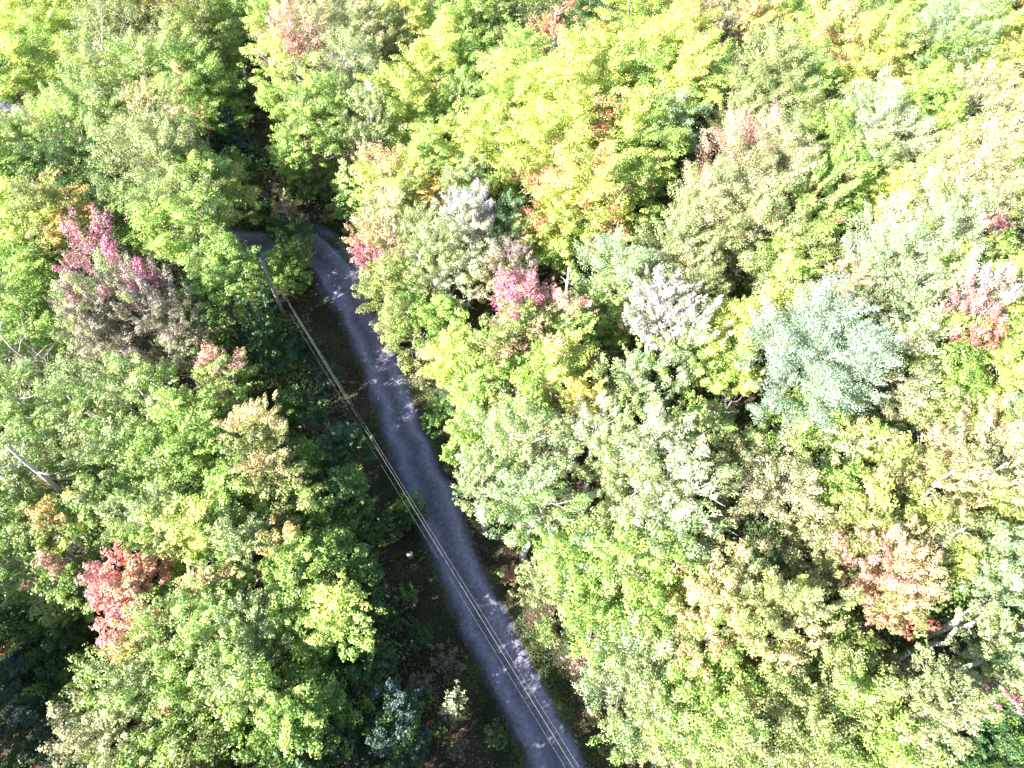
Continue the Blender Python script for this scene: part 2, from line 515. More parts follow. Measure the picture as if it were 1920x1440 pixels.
def trunk_mesh(H, zc, R, RZ, C, rng, mat, parent, thick, pale_limbs=False):
    V, F = [], []
    top = Vector((rng.normal() * 0.12 * R, rng.normal() * 0.12 * R, zc + RZ * 0.55))
    pts = limb_path(Vector((0, 0, -0.45)), top, rng, 0.18, n=7)
    r0 = thick
    rad = [r0 * (1.35 if i == 0 else 1 - 0.8 * (i / 7)) for i in range(8)]
    tube(V, F, pts, rad, 7)
    k = min(len(C), 16 if not pale_limbs else 26)
    sel = rng.choice(len(C), k, replace=False)
    for j in sel:
        c = Vector(C[j]) + Vector((0, 0, zc))
        zs = min(max(c.z - 0.55 * R - 0.5, H * 0.28), top.z)
        t = (zs + 0.45) / (top.z + 0.45)
        f = t * 7; i = min(int(f), 6)
        s = pts[i].lerp(pts[i + 1], f - i)
        rr = max(r0 * (1 - 0.8 * t) * 0.5, 0.03)
        reach = 1.07 if pale_limbs else 0.98
        e = s.lerp(c, reach)
        lp = limb_path(s, e, rng, 0.12, up=-0.15 * R, n=4)
        tube(V, F, lp, [rr, rr * .8, rr * .58, rr * .38, rr * .14], 5)
        for _ in range(2 if not pale_limbs else 4):
            b = lp[int(rng.integers(2, 4))]
            tip = b + Vector(rng.normal(size=3)) * 0.30 * R * 0.5 + (e - s).normalized() * 0.28 * R
            tube(V, F, limb_path(b, tip, rng, 0.05, n=2), [rr * .35, rr * .22, rr * .07], 4)
    return link_mesh('trunk', V, F, mat, parent, smooth=True)

def tree(name, base, H, R, style, pal, accent, label, seed, bark=None, cat='tree', group=None, rz=None, thick=None, pale=False):
    rng = np.random.default_rng(seed)
    gz = float(ground_height(np.array([base.x]), np.array([base.y]))[0])
    root = empty(name, (base.x, base.y, gz))
    tag(root, label, cat, group)
    RZ = rz if rz else float(np.clip(R * 1.25, 1.2, 6.0))
    RZ = min(RZ, H * 0.46)
    zc = H - RZ
    P, nr, idx, C, cr, d = crown_points(style, R, RZ, rng)
    col = pick_colour(pal, idx, C, R, accent, rng, len(P))
    if pale:
        keep = rng.random(len(P)) < 0.55
        P, nr, idx, col = P[keep], nr[keep], idx[keep], col[keep]
    P = P + (0, 0, zc)
    S = STYLE[style]
    leaves_mesh('crown', P, nr, S['leaf'], col, rng, LEAF if S['mat'] == 'L' else LEAF_DULL, root)
    trunk_mesh(H, zc, R, RZ, C, rng, bark or BARK, root, thick or (0.10 + 0.016 * H), pale)
    return root

def conifer(name, base, H, R, pal, label, seed, accent=None, cat='tree', group=None, layered=False):
    rng = np.random.default_rng(seed)
    gz = float(ground_height(np.array([base.x]), np.array([base.y]))[0])
    root = empty(name, (base.x, base.y, gz))
    tag(root, label, cat, group)
    V, F = [], []
    top = Vector((0, 0, H))
    pts = limb_path(Vector((0, 0, -0.4)), top, rng, 0.05, n=6)
    r0 = 0.08 + 0.013 * H
    tube(V, F, pts, [r0 * (1.2 if i == 0 else 1 - 0.93 * i / 6) for i in range(7)], 7)
    P, NR, CI, C = [], [], [], []
    z = H * 0.16
    dz = 0.5 if not layered else 0.62
    while z < H - 0.15:
        t = (z - H * 0.16) / (H * 0.84)
        rl = R * (1 - t) ** 0.8 * rng.uniform(0.82, 1.1) + 0.12
        nb = int(np.clip(6 + rl * 2.2, 5, 13))
        a0 = rng.uniform(0, 6.28)
        for k in range(nb):
            a = a0 + 2 * math.pi * k / nb + rng.normal() * 0.12
            L = rl * rng.uniform(0.45, 1.25)
            dv = np.array((math.cos(a), math.sin(a), 0.0))
            side = np.array((-dv[1], dv[0], 0.0))
            droop = -0.28 * L if not layered else -0.10 * L
            n = int(95 * L * (1.0 + 0.35 * L)) + 14
            s = rng.random(n) ** 0.75
            w = (0.20 * L * np.sin(np.pi * np.clip(s, 0.06, 0.97)) + 0.06)
            sw = rng.uniform(-1, 1, n) * w
            zz = z + droop * s ** 1.5 + 0.10 * L * s ** 4 + rng.normal(size=n) * 0.07 - 0.5 * np.abs(sw)
            p = dv * (s * L)[:, None] + side * sw[:, None]
            p[:, 2] = zz
            P.append(p)
            nn = unit(np.array((0, 0, 1.0)) + dv * 0.35 + rng.normal(size=(n, 3)) * 0.42)
            NR.append(nn); CI.append(np.full(n, len(C))); C.append(dv * L * 0.8 + (0, 0, z - H * 0.6))
            if L > 0.7:
                s0 = Vector((0, 0, z)); e0 = Vector(dv * L * 0.9) + Vector((0, 0, z + droop * 0.8))
                tube(V, F, [s0, s0.lerp(e0, .5) + Vector((0, 0, -droop * .12)), e0], [0.035, 0.025, 0.008], 4)
        z += dz * rng.uniform(0.8, 1.2)
    P = np.concatenate(P); NR = np.concatenate(NR); CI = np.concatenate(CI); C = np.array(C)
    col = pick_colour(pal, CI, C, R, accent, rng, len(P))
    leaves_mesh('crown', P, NR, 0.20, col, rng, NEEDLE, root, aspect=0.5)
    link_mesh('trunk', V, F, BARK, root, smooth=True)
    return root

def bare_tree(name, base, H, label, seed, limbs=14, spread=3.0, thick=0.22, start=0.55, mat=None, lean=(0, 0), cat='dead tree'):
    """A standing dead tree: the trunk is one mesh, the bare branches another."""
    rng = np.random.default_rng(seed)
    gz = float(ground_height(np.array([base.x]), np.array([base.y]))[0])
    root = empty(name, (base.x, base.y, gz))
    tag(root, label, cat)
    V, F = [], []
    top = Vector((lean[0], lean[1], H))
    pts = limb_path(Vector((0, 0, -0.4)), top, rng, 0.15, n=8)
    tube(V, F, pts, [thick * (1.3 if i == 0 else 1 - 0.72 * (i / 8)) for i in range(9)], 8)
    link_mesh('trunk', V, F, mat or DEADWOOD, root, smooth=True)
    V, F = [], []
    for k in range(limbs):
        t = start + (1 - start) * (k + rng.random()) / limbs
        f = t * 8; i = min(int(f), 7)
        s = pts[i].lerp(pts[i + 1], f - i)
        a = k * 2.4 + rng.normal() * 0.3
        L = spread * rng.uniform(0.5, 1.1) * (1.25 - 0.7 * t)
        e = s + Vector((math.cos(a) * L, math.sin(a) * L, L * rng.uniform(0.3, 1.0)))
        rr = thick * (1 - 0.72 * t) * 0.5
        lp = limb_path(s, e, rng, 0.14 * L * .5, n=5)
        tube(V, F, lp, [rr * (1 - 0.85 * q / 5) for q in range(6)], 5)
        for m in range(5):
            b = lp[int(rng.integers(1, 5))]
            tip = b + (e - s).normalized() * L * 0.3 + Vector(rng.normal(size=3)) * L * 0.24
            tube(V, F, limb_path(b, tip, rng, 0.06, n=3), [rr * .42, rr * .32, rr * .2, rr * .08], 4)
    link_mesh('branches', V, F, mat or DEADWOOD, root, smooth=True)
    return root

# ------------------------------------------------------------------ the trees, one line each:
# px py of the crown's middle in the photograph | crown radius in px | height m | style | colours | accent | kind | label
TREES = """
70,55,95|18|m|yel/lime||maple_tree|bright yellow-green maple filling the top left corner
12,150,62|17|m|yel/lime||maple_tree|yellow maple at the left edge just below the top left corner maple
140,150,85|16|m|yel/green||maple_tree|round yellow maple third in from the top left corner with green inner leaves
45,282,48|14|m|green/lime||maple_tree|green maple at the left edge above the hidden stretch of road
165,20,70|17|m|lime/yel||maple_tree|lime maple cut by the top edge beside the yellow corner maple
245,35,60|18|f|olive/tan||ash_tree|dull olive ash at the top edge between two yellow maples
335,30,80|17|m|gold/olive|orange,0.12,t|maple_tree|golden maple at the top edge with a few orange sprays
430,45,60|16|m|green/lime||maple_tree|green maple at the top edge right of the golden maple
385,115,70|15|m|green/olive||maple_tree|deep green maple in half shade beneath the golden maple
225,120,75|17|f|olive/sage||birch_tree|olive birch with a pale bare limb standing out of its crown
300,165,75|16|m|sage/lime||maple_tree|sage and lime maple below the golden maple
380,185,65|15|m|lime/green||maple_tree|lime maple overlooking the dark gap before the road bend
120,235,55|15|m|yel/lime||maple_tree|small yellow maple over the dark hollow by the left edge
185,215,65|16|f|sage/green||ash_tree|sage green ash between the small yellow maple and the tan topped tree
170,285,65|15|f|olive/lime||birch_tree|soft olive birch above the dark green hollow
235,250,60|15|m|green/sage||maple_tree|green maple behind the tan topped tall tree
300,245,55|18|f|tan/olive|peach,0.15,tl|birch_tree|tan topped tall tree rising above the big sage maple
70,300,65|14|f|sage/tan||ash_tree|sage and tan ash at the left above the orange streaked maple
20,340,55|14|m|green||maple_tree|plain green maple touching the left edge above the orange streaked maple
105,400,60|17|m|yel/olive|orange,0.32,r|maple_tree|yellow maple streaked with orange on the side facing the dark hollow
35,430,65|15|m|lime/yel||maple_tree|lime yellow maple at the left edge below the sage ash
190,350,75|12|m|dgreen/green||maple_tree|low dark green maple in the hollow beside the orange streaked maple
215,430,50|11|f|dgreen/green||beech_tree|low dark beech in the hollow above the purple maple
325,330,95|17|f|sage/olive||oak_tree|large sage oak with the tan tree behind it left of the road bend
355,215,50|15|m|lime/peach|pink,0.12,b|maple_tree|small lime maple with a tiny pink spray on its underside
400,375,65|14|m|lime/green|gold,0.15,r|maple_tree|lime maple leaning over the hidden road bend
365,440,75|15|m|lime/sage||maple_tree|layered lime maple just up the slope from the power pole
290,420,60|13|m|green/sage||maple_tree|green maple between the large sage oak and the purple maple
440,345,45|8|m|dgreen/green||maple_tree|low shaded maple behind the road bend
430,262,50|8|c|blue||spruce_tree|dark bluish spruce in the deep shaded gap
462,190,45|6|f|dgreen/green||beech_tree|dark beech in the shaded gap above the bluish spruce
470,100,40|7|m|dgreen/olive||maple_tree|shaded maple at the head of the dark gap
515,50,48|17|m|yel/lime||maple_tree|yellow maple at the top edge left of the rosy ash
555,80,62|19|f|pink/peach|brown,0.25|ash_tree|rosy orange ash with bare twigs near the top edge
537,170,55|17|m|lime/yel||maple_tree|lime maple on the lit edge of the dark gap
575,238,58|15|m|lime/sage||maple_tree|bright lime maple standing just above the road bend thicket
545,290,36|11|m|lime||maple_tree|small lime maple at the foot of the lit edge above the bend
625,60,62|18|f|sage/tan||birch_tree|pale sage birch at the top edge beside the rosy ash
660,140,65|17|f|sage/pale||birch_tree|tall pale sage birch with tan twigs above the bend
690,50,55|17|f|pale/tan|peach,0.2|birch_tree|whitish tan birch at the top edge right of two sage birches
640,215,60|16|f|sage/lime||birch_tree|sage birch with lime lower leaves above the road bend thicket
695,235,45|14|f|sage/pale||birch_tree|slim sage birch with a white trunk over the small dark hole
765,50,68|17|m|yel/olive||maple_tree|yellow maple at the top edge left of the dark leafed pair
800,130,70|16|m|yel||maple_tree|yellow maple with deep notches right of the pale birches
770,220,60|14|m|yel/lime||maple_tree|yellow maple hanging above the small dark hole in the canopy
870,130,60|15|m|lime/green||maple_tree|half green half lime maple left of the large golden maples
880,60,60|16|m|green/lime||maple_tree|green maple at the top edge between yellow ones
945,20,50|17|m|sage/green||maple_tree|sage green maple at the top edge left of the sparse red tree
855,205,50|13|f|green/sage||ash_tree|green ash tucked under the notched yellow maple
1040,65,50|18|s|red/orange|peach,0.3|maple_tree|thin brick red maple with a bare stem near the top edge
1110,40,55|14|m|dgreen/green||maple_tree|dark green maple right of the thin brick red maple
985,120,50|16|m|lime/sage||maple_tree|lime maple in front of the thin brick red maple
960,185,78|17|m|yel/lime||maple_tree|broad golden maple on the left shoulder of the golden stand
1065,200,90|19|m|yel||maple_tree|broadest golden maple at the crest of the golden stand
1160,150,80|18|m|yel/lime||maple_tree|golden maple with lime patches right of the broadest golden one
1190,45,70|18|m|yel/lime||maple_tree|lime yellow maple at the top edge above the golden stand
1265,95,75|18|m|yel|gold,0.15,t|maple_tree|clear yellow maple below the tan feathery tree
1290,180,65|17|m|yel/lime||maple_tree|yellow maple at the right end of the golden stand
1250,250,62|16|m|mint/green||maple_tree|blue green maple set into the right side of the golden stand
1180,275,72|17|m|yel/lime|peach,0.18,l+red,0.12,l|maple_tree|golden maple with scarlet tufts on its left side
920,285,75|16|m|yel/lime||maple_tree|golden maple at the left foot of the golden stand
1020,300,80|17|m|yel/yel|peach,0.25,b+red,0.10,b|maple_tree|peach tinted golden maple with small red tufts
1090,385,92|16|m|yel/yel|peach,0.25+red,0.12|maple_tree|low wide golden maple with peach and red tufts over the pale stub
1040,440,58|13|m|yel/lime|red,0.10,l|maple_tree|yellow maple skirt at the lowest edge of the golden stand
1170,370,60|14|m|lime/yel||maple_tree|lime maple between the golden stand and the broad tan oak
845,290,52|14|m|yel/sage||maple_tree|dull yellow maple between small dark hole and golden stand
790,310,52|14|m|yel/lime|orange,0.12,b|maple_tree|yellow maple with orange underside above the lilac ash
720,335,55|13|m|yel/peach||maple_tree|yellow maple with peach twigs at the inner side of the road bend
770,380,50|13|m|yel/olive|orange,0.22,r|maple_tree|yellow maple with an orange side left of the lilac ash
860,345,40|15|f|sage||ash_tree|small sage ash standing behind the lilac ash
870,425,62|16|f|pale/lilac|lilac,0.30,t|ash_tree|whitish lilac ash near the inside of the road bend
715,455,58|12|f|tan/peach|mag,0.30,b|maple_tree|beige maple with magenta sprays leaning over the road bend
780,445,45|13|f|sage/olive||ash_tree|grey green ash squeezed between beige maple and lilac ash
835,505,58|13|f|pale/sage||ash_tree|pale sage ash in front of the lilac ash
730,545,55|11|m|olive/lime||maple_tree|olive maple on the road edge opposite the power pole
955,435,50|13|f|olive/dgreen||oak_tree|dark olive oak under the golden stand
945,510,55|13|f|brown/tan|plum,0.2,t|oak_tree|rusty brown oak behind the magenta topped maple
775,610,60|10|m|olive/green||maple_tree|dark olive maple spreading over the road edge
735,590,35|7|c|olive/green||hemlock_tree|small olive hemlock at the road edge below the bend
835,585,45|12|m|lime/green||maple_tree|green maple between the road edge and the magenta topped maple
975,585,62|17|m|tan/lime|mag,0.42,t|maple_tree|maple crowned with bright magenta sprays in the middle
860,670,62|13|m|yel/lime||maple_tree|yellow lime maple bulging over the shaded road
940,665,68|15|m|lime/olive|pink,0.18|maple_tree|lime maple dotted with pink below the magenta topped maple
1060,620,55|15|m|lime/tan|pink,0.15,t|maple_tree|lime maple with a few rosy tips beside the shaded hole
1035,705,78|15|m|lime/yel|pink,0.12|maple_tree|wide lime maple with scattered pink tufts beside the feathery locust
900,745,58|12|m|lime/yel||maple_tree|lime maple on the road edge below the yellow lime one
880,815,50|10|m|lime/green||maple_tree|low lime maple whose skirt touches the road verge
830,770,35|7|m|green/dgreen||maple_tree|small dark green maple on the shaded verge
1000,790,55|12|m|lime/yel|red,0.07,r|maple_tree|lime maple with one red tuft above the grey green ash pair
1095,760,50|13|m|gold/lime||maple_tree|gold tinged maple left of the feathery locust
1185,720,70|15|u|mint/sage||locust_tree|feathery pale green locust in the middle of the woods
960,850,88|16|f|sage/mint||ash_tree|round grey green ash standing over the road verge
900,905,55|13|f|mint/sage||ash_tree|outer grey green ash nearest the asphalt grey road strip
985,960,75|15|f|mint/green||ash_tree|grey green ash with darker folds below the round one
1120,840,70|16|u|sage/pale||ash_tree|pale brushy ash right of the round grey green ash
1215,860,85|18|u|pale/sage||ash_tree|broad whitish ash with upright brushes and a white trunk
1180,960,80|16|f|sage/pale||ash_tree|pale sage ash with a white trunk below the whitish ash
1290,930,80|17|u|pale/sage|tan,0.2|ash_tree|whitish ash showing bare branches on its right
1300,820,55|13|m|sage/lime||maple_tree|sage maple at the rim of the largest dark hole
1340,790,38|10|m|lime/tan|pink,0.3,t|maple_tree|little lime maple with rosy top beside the dark hole
1080,1050,78|14|m|lime/mint||maple_tree|fresh green maple behind the olive cedar
1010,1095,42|8|f|olive/sage||cedar_tree|olive cedar bush on the road verge
1170,1060,75|15|m|lime/sage||maple_tree|fresh green maple with pale tips right of the olive cedar
1120,1155,62|12|m|lime/green||maple_tree|green maple facing the road below the olive cedar
1260,1040,70|15|m|mint/lime||maple_tree|minty maple below the whitish ash
1185,1255,85|13|f|mint/sage||ash_tree|frosty green ash reaching towards the lower road
1230,1175,60|13|m|lime/sage||maple_tree|lime maple above the frosty green ash
1240,1370,90|13|f|sage/lime||ash_tree|sage ash at the bottom edge right of the road
1320,1190,70|15|f|lime/peach|orange,0.12|maple_tree|yellow green maple dusted with orange above the frosty ash
1370,1120,80|17|u|olive/peach|peach,0.4,l|maple_tree|brushy maple with salmon streaks on its left half
1460,1170,90|17|u|olive/yel|peach,0.25,b|maple_tree|brushy olive yellow maple with salmon lower sprays
1410,1040,60|11|f|olive/dgreen||oak_tree|dark olive oak in the shade between brushy maples
1330,1290,85|14|m|lime/olive|orange,0.12|maple_tree|mottled lime maple with faint orange low in the woods
1450,1290,90|14|f|olive/lime||oak_tree|wide olive oak below the brushy olive yellow maple
1360,1400,90|13|f|lime/olive||oak_tree|lime olive oak on the bottom edge right of the sage ash
1500,1400,90|13|f|olive/lime||oak_tree|olive oak second from the sage ash along the bottom edge
1570,1310,95|14|f|olive/lime||oak_tree|big olive oak below the salmon red maple
1640,1400,90|13|m|lime/olive||maple_tree|lime maple along the bottom edge before the dark corner
1680,1318,76|12|f|olive/tan||oak_tree|olive tan oak beneath the leaning birch trunk
1575,1228,62|11|m|green/olive||maple_tree|green maple just below the salmon red maple
1640,1075,98|17|u|peach/olive|pink,0.34,l|maple_tree|salmon red maple with spiky sprays in the lower right
1610,980,72|16|m|olive/yel|peach,0.3|maple_tree|yellow maple with rosy tips behind the salmon red maple
1672,1132,68|15|m|peach/olive|red,0.22,b|maple_tree|rosy yellow maple with red inner leaves beside the leaning birch trunk
1730,1010,72|15|m|yel/olive||maple_tree|yellow maple near the bare white twig spray
1750,900,85|17|u|peach/olive||beech_tree|peach and yellow beech with fanned branches
1840,900,78|17|u|tan/yel|peach,0.2|beech_tree|tan yellow beech right of the fanned peach one
1660,890,66|15|m|olive/yel|peach,0.2|maple_tree|yellow olive maple below the second dark hole
1600,850,60|14|m|lime/pale|peach,0.12|maple_tree|pale lime maple between the two dark holes
1510,800,78|14|m|lime/pale||maple_tree|pale lime maple under the big blue green dome
1855,820,62|15|f|peach/lime|brown,0.2|beech_tree|peach tinted beech left of the mint maple by the right edge
1905,790,50|15|m|mint/green||maple_tree|mint green maple at the right edge above the tan beech
1860,1020,70|14|m|sage/mint||maple_tree|sage maple below the tan yellow beech
1900,950,55|15|m|olive/yel||maple_tree|olive yellow maple cut by the right edge
1890,1110,80|16|f|mint/sage||birch_tree|pale mint birch at the right edge behind the leaning trunk
1880,1228,68|15|f|sage/mint||birch_tree|sage birch right of the foot of the leaning trunk
1775,1290,62|16|f|olive/sage|tan,0.2|oak_tree|olive sage oak above the dark bottom right corner
1900,1262,50|14|f|sage/tan|mag,0.25,b|maple_tree|sage tan maple with a magenta fringe over the dark corner
1770,1335,64|18|f|olive/tan||oak_tree|low olive tan oak at the rim of the dark corner
1870,1400,80|4.5|m|dgreen/green||maple_tree|shaded dark green maple filling the bottom right corner
1770,1432,44|5|m|dgreen/green||maple_tree|low dark maple on the bottom edge beside the dark corner
1450,930,88|16|f|tan/olive|brown,0.15|oak_tree|tan grey oak below the largest dark hole
1400,860,55|12|f|olive/green||oak_tree|olive oak in the shade of the largest dark hole
1545,930,60|14|m|lime/olive||maple_tree|lime olive maple between the tan grey oak and yellow maple
1510,1030,66|13|f|olive/tan||oak_tree|olive tan oak just left of the salmon red maple
1520,672,120|21|f|dome/dome||oak_tree|big blue green dome shaped oak on the right side
1650,705,80|16|f|pale/tan||oak_tree|pale tan oak leaning on the big blue green dome
1400,620,82|17|m|gold/yel|yel,0.5,b|maple_tree|bright yellow maple left of the big blue green dome
1465,560,52|16|m|yel/lime||maple_tree|yellow maple crest touching the top of the blue green dome
1380,705,50|13|m|yel/lime||maple_tree|yellow green maple skirt left of the blue green dome
1230,590,66|17|u|lilac/pale|lilac,0.4,t|ash_tree|lilac grey ash with upright sprays beside a dark hole
1285,655,66|16|u|lime/pale|lilac,0.2,t|ash_tree|pale lime brush shaped ash below the lilac grey one
1130,640,36|8|f|olive/dgreen||hemlock_tree|small dusky hemlock deep in the shaded hole
1165,540,80|15|f|mint/lime||locust_tree|pale fern leaved locust left of the lilac grey ash
1120,590,52|12|f|sage/lime||locust_tree|low fern leaved locust at the rim of the shaded hole
1695,545,82|18|f|mint/pale||oak_tree|pale blue grey oak above the pink maple group
1640,470,70|18|f|pale/mint||oak_tree|whitish grey oak with naked limbs on its left
1740,440,75|18|f|pale/sage||oak_tree|whitish oak below the yellow ridge
1590,545,48|15|f|tan/peach||birch_tree|small tan birch wedged above the blue green dome
1825,590,66|18|u|pink/lilac|red,0.25,b|maple_tree|pink and white maple glowing near the right edge
1750,650,72|15|m|green/lime||maple_tree|fresh green maple below the pink and white maple
1800,725,66|15|m|lime/green||maple_tree|lime green maple right of the pale tan oak
1880,655,60|15|m|yel/lime||maple_tree|yellow green maple at the right edge below the pink maple
1880,730,52|14|m|yel/olive||maple_tree|yellow maple at the right edge above the mint maple
1780,520,50|15|m|yel/lime||maple_tree|yellow patch of maple left of the pink and white maple
1885,540,55|15|m|yel/lime||maple_tree|yellow maple at the right edge above the pink maple
1720,790,66|13|f|sage/olive||oak_tree|sage oak at the rim of the second dark hole
1440,310,100|18|f|tan/sage|pink,0.16,tl|oak_tree|broad tan oak with lilac pink tips at its top left
1330,400,92|17|f|sage/tan||oak_tree|wide sage tan oak in the upper middle
1400,460,80|16|f|sage/tan|peach,0.15|oak_tree|sage tan oak below the broad tan oak with pink tips
1270,480,72|16|f|tan/sage||oak_tree|tan sage oak above the fern leaved locust
1310,545,52|14|f|olive/sage||oak_tree|olive sage oak between lilac ash and yellow maple
1500,480,70|15|m|lime/olive||maple_tree|fern textured lime maple above the yellow crest
1510,390,62|15|u|lime/peach||maple_tree|lime maple with rusty streaks right of the broad tan oak
1430,180,88|18|f|sage/olive||oak_tree|large even sage oak right of the golden stand
1385,240,52|15|f|sage/olive||oak_tree|lower lobe oak in sage below the large even one
1335,30,75|18|u|tan/peach||hickory_tree|feathery tan hickory at the top edge
1345,90,55|16|u|brown/tan||hickory_tree|brownish feathery hickory under the tan one
1415,45,45|17|m|gold/peach||maple_tree|small golden maple beside the feathery hickories
1490,30,62|17|m|lime/green||maple_tree|lime green maple at the top edge past the golden one
1530,100,70|17|m|lime/peach|peach,0.3,t|maple_tree|lime maple with a peach crest below the top edge
1515,185,62|16|m|lime/sage||maple_tree|sage lime maple next to the large even sage oak
1600,40,70|18|m|sage/lime||maple_tree|sage lime maple cut by the top edge in the upper right
1630,130,78|17|m|yel/olive|gold,0.3,b|maple_tree|yellow olive maple with gold underside in the upper right
1560,220,50|13|m|green/lime||maple_tree|green maple by the small dark hole in the upper right
1650,235,75|18|f|pale/mint||poplar_tree|whitish silver poplar in the upper right
1560,290,70|15|m|lime/sage||maple_tree|lime maple below the small dark hole in the upper right
1640,320,66|15|f|sage/mint||oak_tree|sage mint oak below the silver poplar
1590,370,62|14|m|green/lime||maple_tree|green maple between the rusty streaked maple and whitish oaks
1670,365,55|14|m|yel/gold||maple_tree|yellow gold maple ridge above the whitish oaks
1725,185,55|16|m|lime/green||maple_tree|lime maple right of the silver poplar
1770,75,82|19|f|mint/sage||oak_tree|blue green oak near the top edge in the upper right
1745,140,50|16|m|green/mint||maple_tree|green maple under the blue green oak
1690,20,52|17|m|lime/olive||maple_tree|olive lime maple on the top edge left of the blue green oak
1855,50,52|18|m|lime/yel||maple_tree|lime maple on the top edge beside the red flecked one
1900,25,45|18|m|olive/lime|red,0.3,t|maple_tree|red flecked maple in the top right corner
1870,120,66|17|m|yel/gold|peach,0.12|maple_tree|gold yellow maple at the right edge below the top corner
1820,190,68|17|u|tan/peach||birch_tree|tan birch with thin branches below the gold yellow maple
1880,240,70|16|f|sage/tan||oak_tree|sage tan oak at the right edge in the upper part
1760,250,55|15|m|lime/yel||maple_tree|lime yellow maple between the silver poplar and tan birch
1810,330,82|17|f|tan/peach||birch_tree|tan birch showing white fanned limbs
1895,340,55|15|m|yel/lime||maple_tree|yellow lime maple at the right edge beside the fanned limbs
1870,410,66|15|f|tan/olive||oak_tree|tan olive oak at the right edge above the yellow one
1845,460,48|15|m|lime/sage|mag,0.3,t|maple_tree|lime maple with a small magenta top near the right edge
1740,340,50|14|f|sage/lime||ash_tree|sage ash left of the tan birch with fanned limbs
228,560,84|18|u|brown/sage|mag,0.34,t|maple_tree|purple brown maple with a magenta crown top
165,590,62|17|u|brown/sage|plum,0.3|maple_tree|brown sided maple joined to the magenta topped purple one
300,600,72|17|u|brown/sage|plum,0.25,t|maple_tree|brownish sage maple right of the magenta topped purple one
230,655,75|15|f|brown/sage||maple_tree|dusty sage maple under the magenta topped purple one
345,650,50|14|f|sage/brown||maple_tree|sage and brown maple flank facing the road
50,530,62|14|m|lime/green||maple_tree|lime green maple at the left edge beside the purple maples
95,480,40|12|m|olive/green|orange,0.15|maple_tree|small olive maple between orange streaked and purple maples
55,605,58|13|m|green/lime||maple_tree|green maple at the left edge above the bare white dead tree
125,655,45|11|m|lime/green||maple_tree|lime maple behind the bare dead branches
415,560,52|14|m|green/dgreen||maple_tree|shaded green maple between brown maples and the power pole
430,500,52|15|m|green/lime||maple_tree|green maple right behind the power pole
395,520,40|13|m|lime/sage||maple_tree|pale lime maple lobe uphill of the power pole
420,705,50|14|m|lime/olive|pink,0.30,t|maple_tree|small peach and red topped maple left of the road
490,665,50|9|m|dgreen/dgreen||maple_tree|dark green maple by the wires below the power pole
475,625,38|10|f|dgreen||beech_tree|low dark beech near the foot of the power pole
60,770,75|14|f|sage/green||ash_tree|sage green ash at the left edge below the bare dead trees
160,760,70|14|f|green/sage||ash_tree|green ash between the dead branches and the sage slope
265,750,72|15|f|sage/lime||ash_tree|sage lime ash right below the dusty sage maple
350,790,62|15|m|lime/sage||maple_tree|sage lime maple left of the peach and red topped one
120,850,70|14|f|sage/green|peach,0.1|ash_tree|sage ash with rosy specks beside the broken white trunk
215,860,80|15|f|green/sage||ash_tree|green ash in the middle of the left slope
310,870,75|15|m|green/sage||maple_tree|green maple in the middle of the left slope beside the ash
390,850,58|14|m|green/lime||maple_tree|green maple left of the tan gold maple
485,815,62|16|f|olive/yel|peach,0.38,t|maple_tree|tan gold maple with rosy sprays left of the road
520,900,62|14|m|olive/lime|peach,0.3,t|maple_tree|olive maple with peach tips under the tan gold maple
430,925,66|14|m|lime/green||maple_tree|lime green maple below the tan gold maple
590,860,50|9|m|green/dgreen||maple_tree|green maple stepping down to the shaded verge
560,770,45|8|m|dgreen/green||maple_tree|dark maple on the shaded road side of the tan gold maple
595,965,60|11|m|green/dgreen||maple_tree|green maple with pale tips facing the road
650,830,42|9|m|dgreen/blue||maple_tree|low dark maple beside the wires
655,930,50|8.5|m|dgreen/green||maple_tree|dark green maple near the verge above the person
25,900,55|15|f|sage/green||ash_tree|sage ash on the left edge under the broken white trunk
40,985,62|13|f|green/sage||ash_tree|green ash on the left edge left of the amber maple
105,985,52|14|m|olive/yel|orange,0.30,t|maple_tree|amber maple with orange top near the left edge
185,965,58|14|m|green/sage|orange,0.08|maple_tree|green maple right of the amber maple
275,975,66|15|f|sage/lime||ash_tree|sage lime ash above the scarlet maple
375,985,60|15|m|yel/lime||maple_tree|sunny gold maple in the middle of the left slope
450,1030,66|14|f|sage/lime||ash_tree|sage lime ash right of the sunny gold maple
545,1035,58|14|m|green/lime|orange,0.25,tl|maple_tree|green maple with an orange corner spray
620,1050,58|12|m|green/dgreen||maple_tree|green maple left of the person in white
50,1060,60|12|f|green/sage||ash_tree|green ash over the dark lower left hollow
130,1085,66|13|m|green/sage|pink,0.14,t|maple_tree|green maple with a rosy fleck left of the scarlet maple
232,1105,58|15|m|pink/red|peach,0.40,r|maple_tree|scarlet maple glowing on the edge of the dark hollow
255,1185,50|14|m|pink/peach|gold,0.4,b|maple_tree|rosy gold maple just below the scarlet maple
330,1090,55|13|m|green/lime|red,0.15,t|maple_tree|green maple with dark red tufts beside the scarlet maple
405,1115,58|14|m|lime/sage|peach,0.2,t|maple_tree|lime maple with a peach crest right of the dark red tufts
360,1190,85|15|f|lime/sage||ash_tree|large lime sage ash below the scarlet maple
470,1190,80|15|f|sage/lime||ash_tree|large sage lime ash in the lower left
560,1130,62|13|m|lime/green||maple_tree|half shaded green maple in the lower left
640,1160,62|14|m|lime/yel|yel,0.4,t|maple_tree|sunlit pale lime maple jutting from shade near the road
590,1240,66|10|m|green/dgreen||maple_tree|green maple below the sunlit pale lime maple
690,1090,42|9|m|dgreen/green||maple_tree|low dark maple just below the person in white
700,1240,45|8|m|dgreen/dgreen||maple_tree|green maple on the verge below the sunlit pale lime one
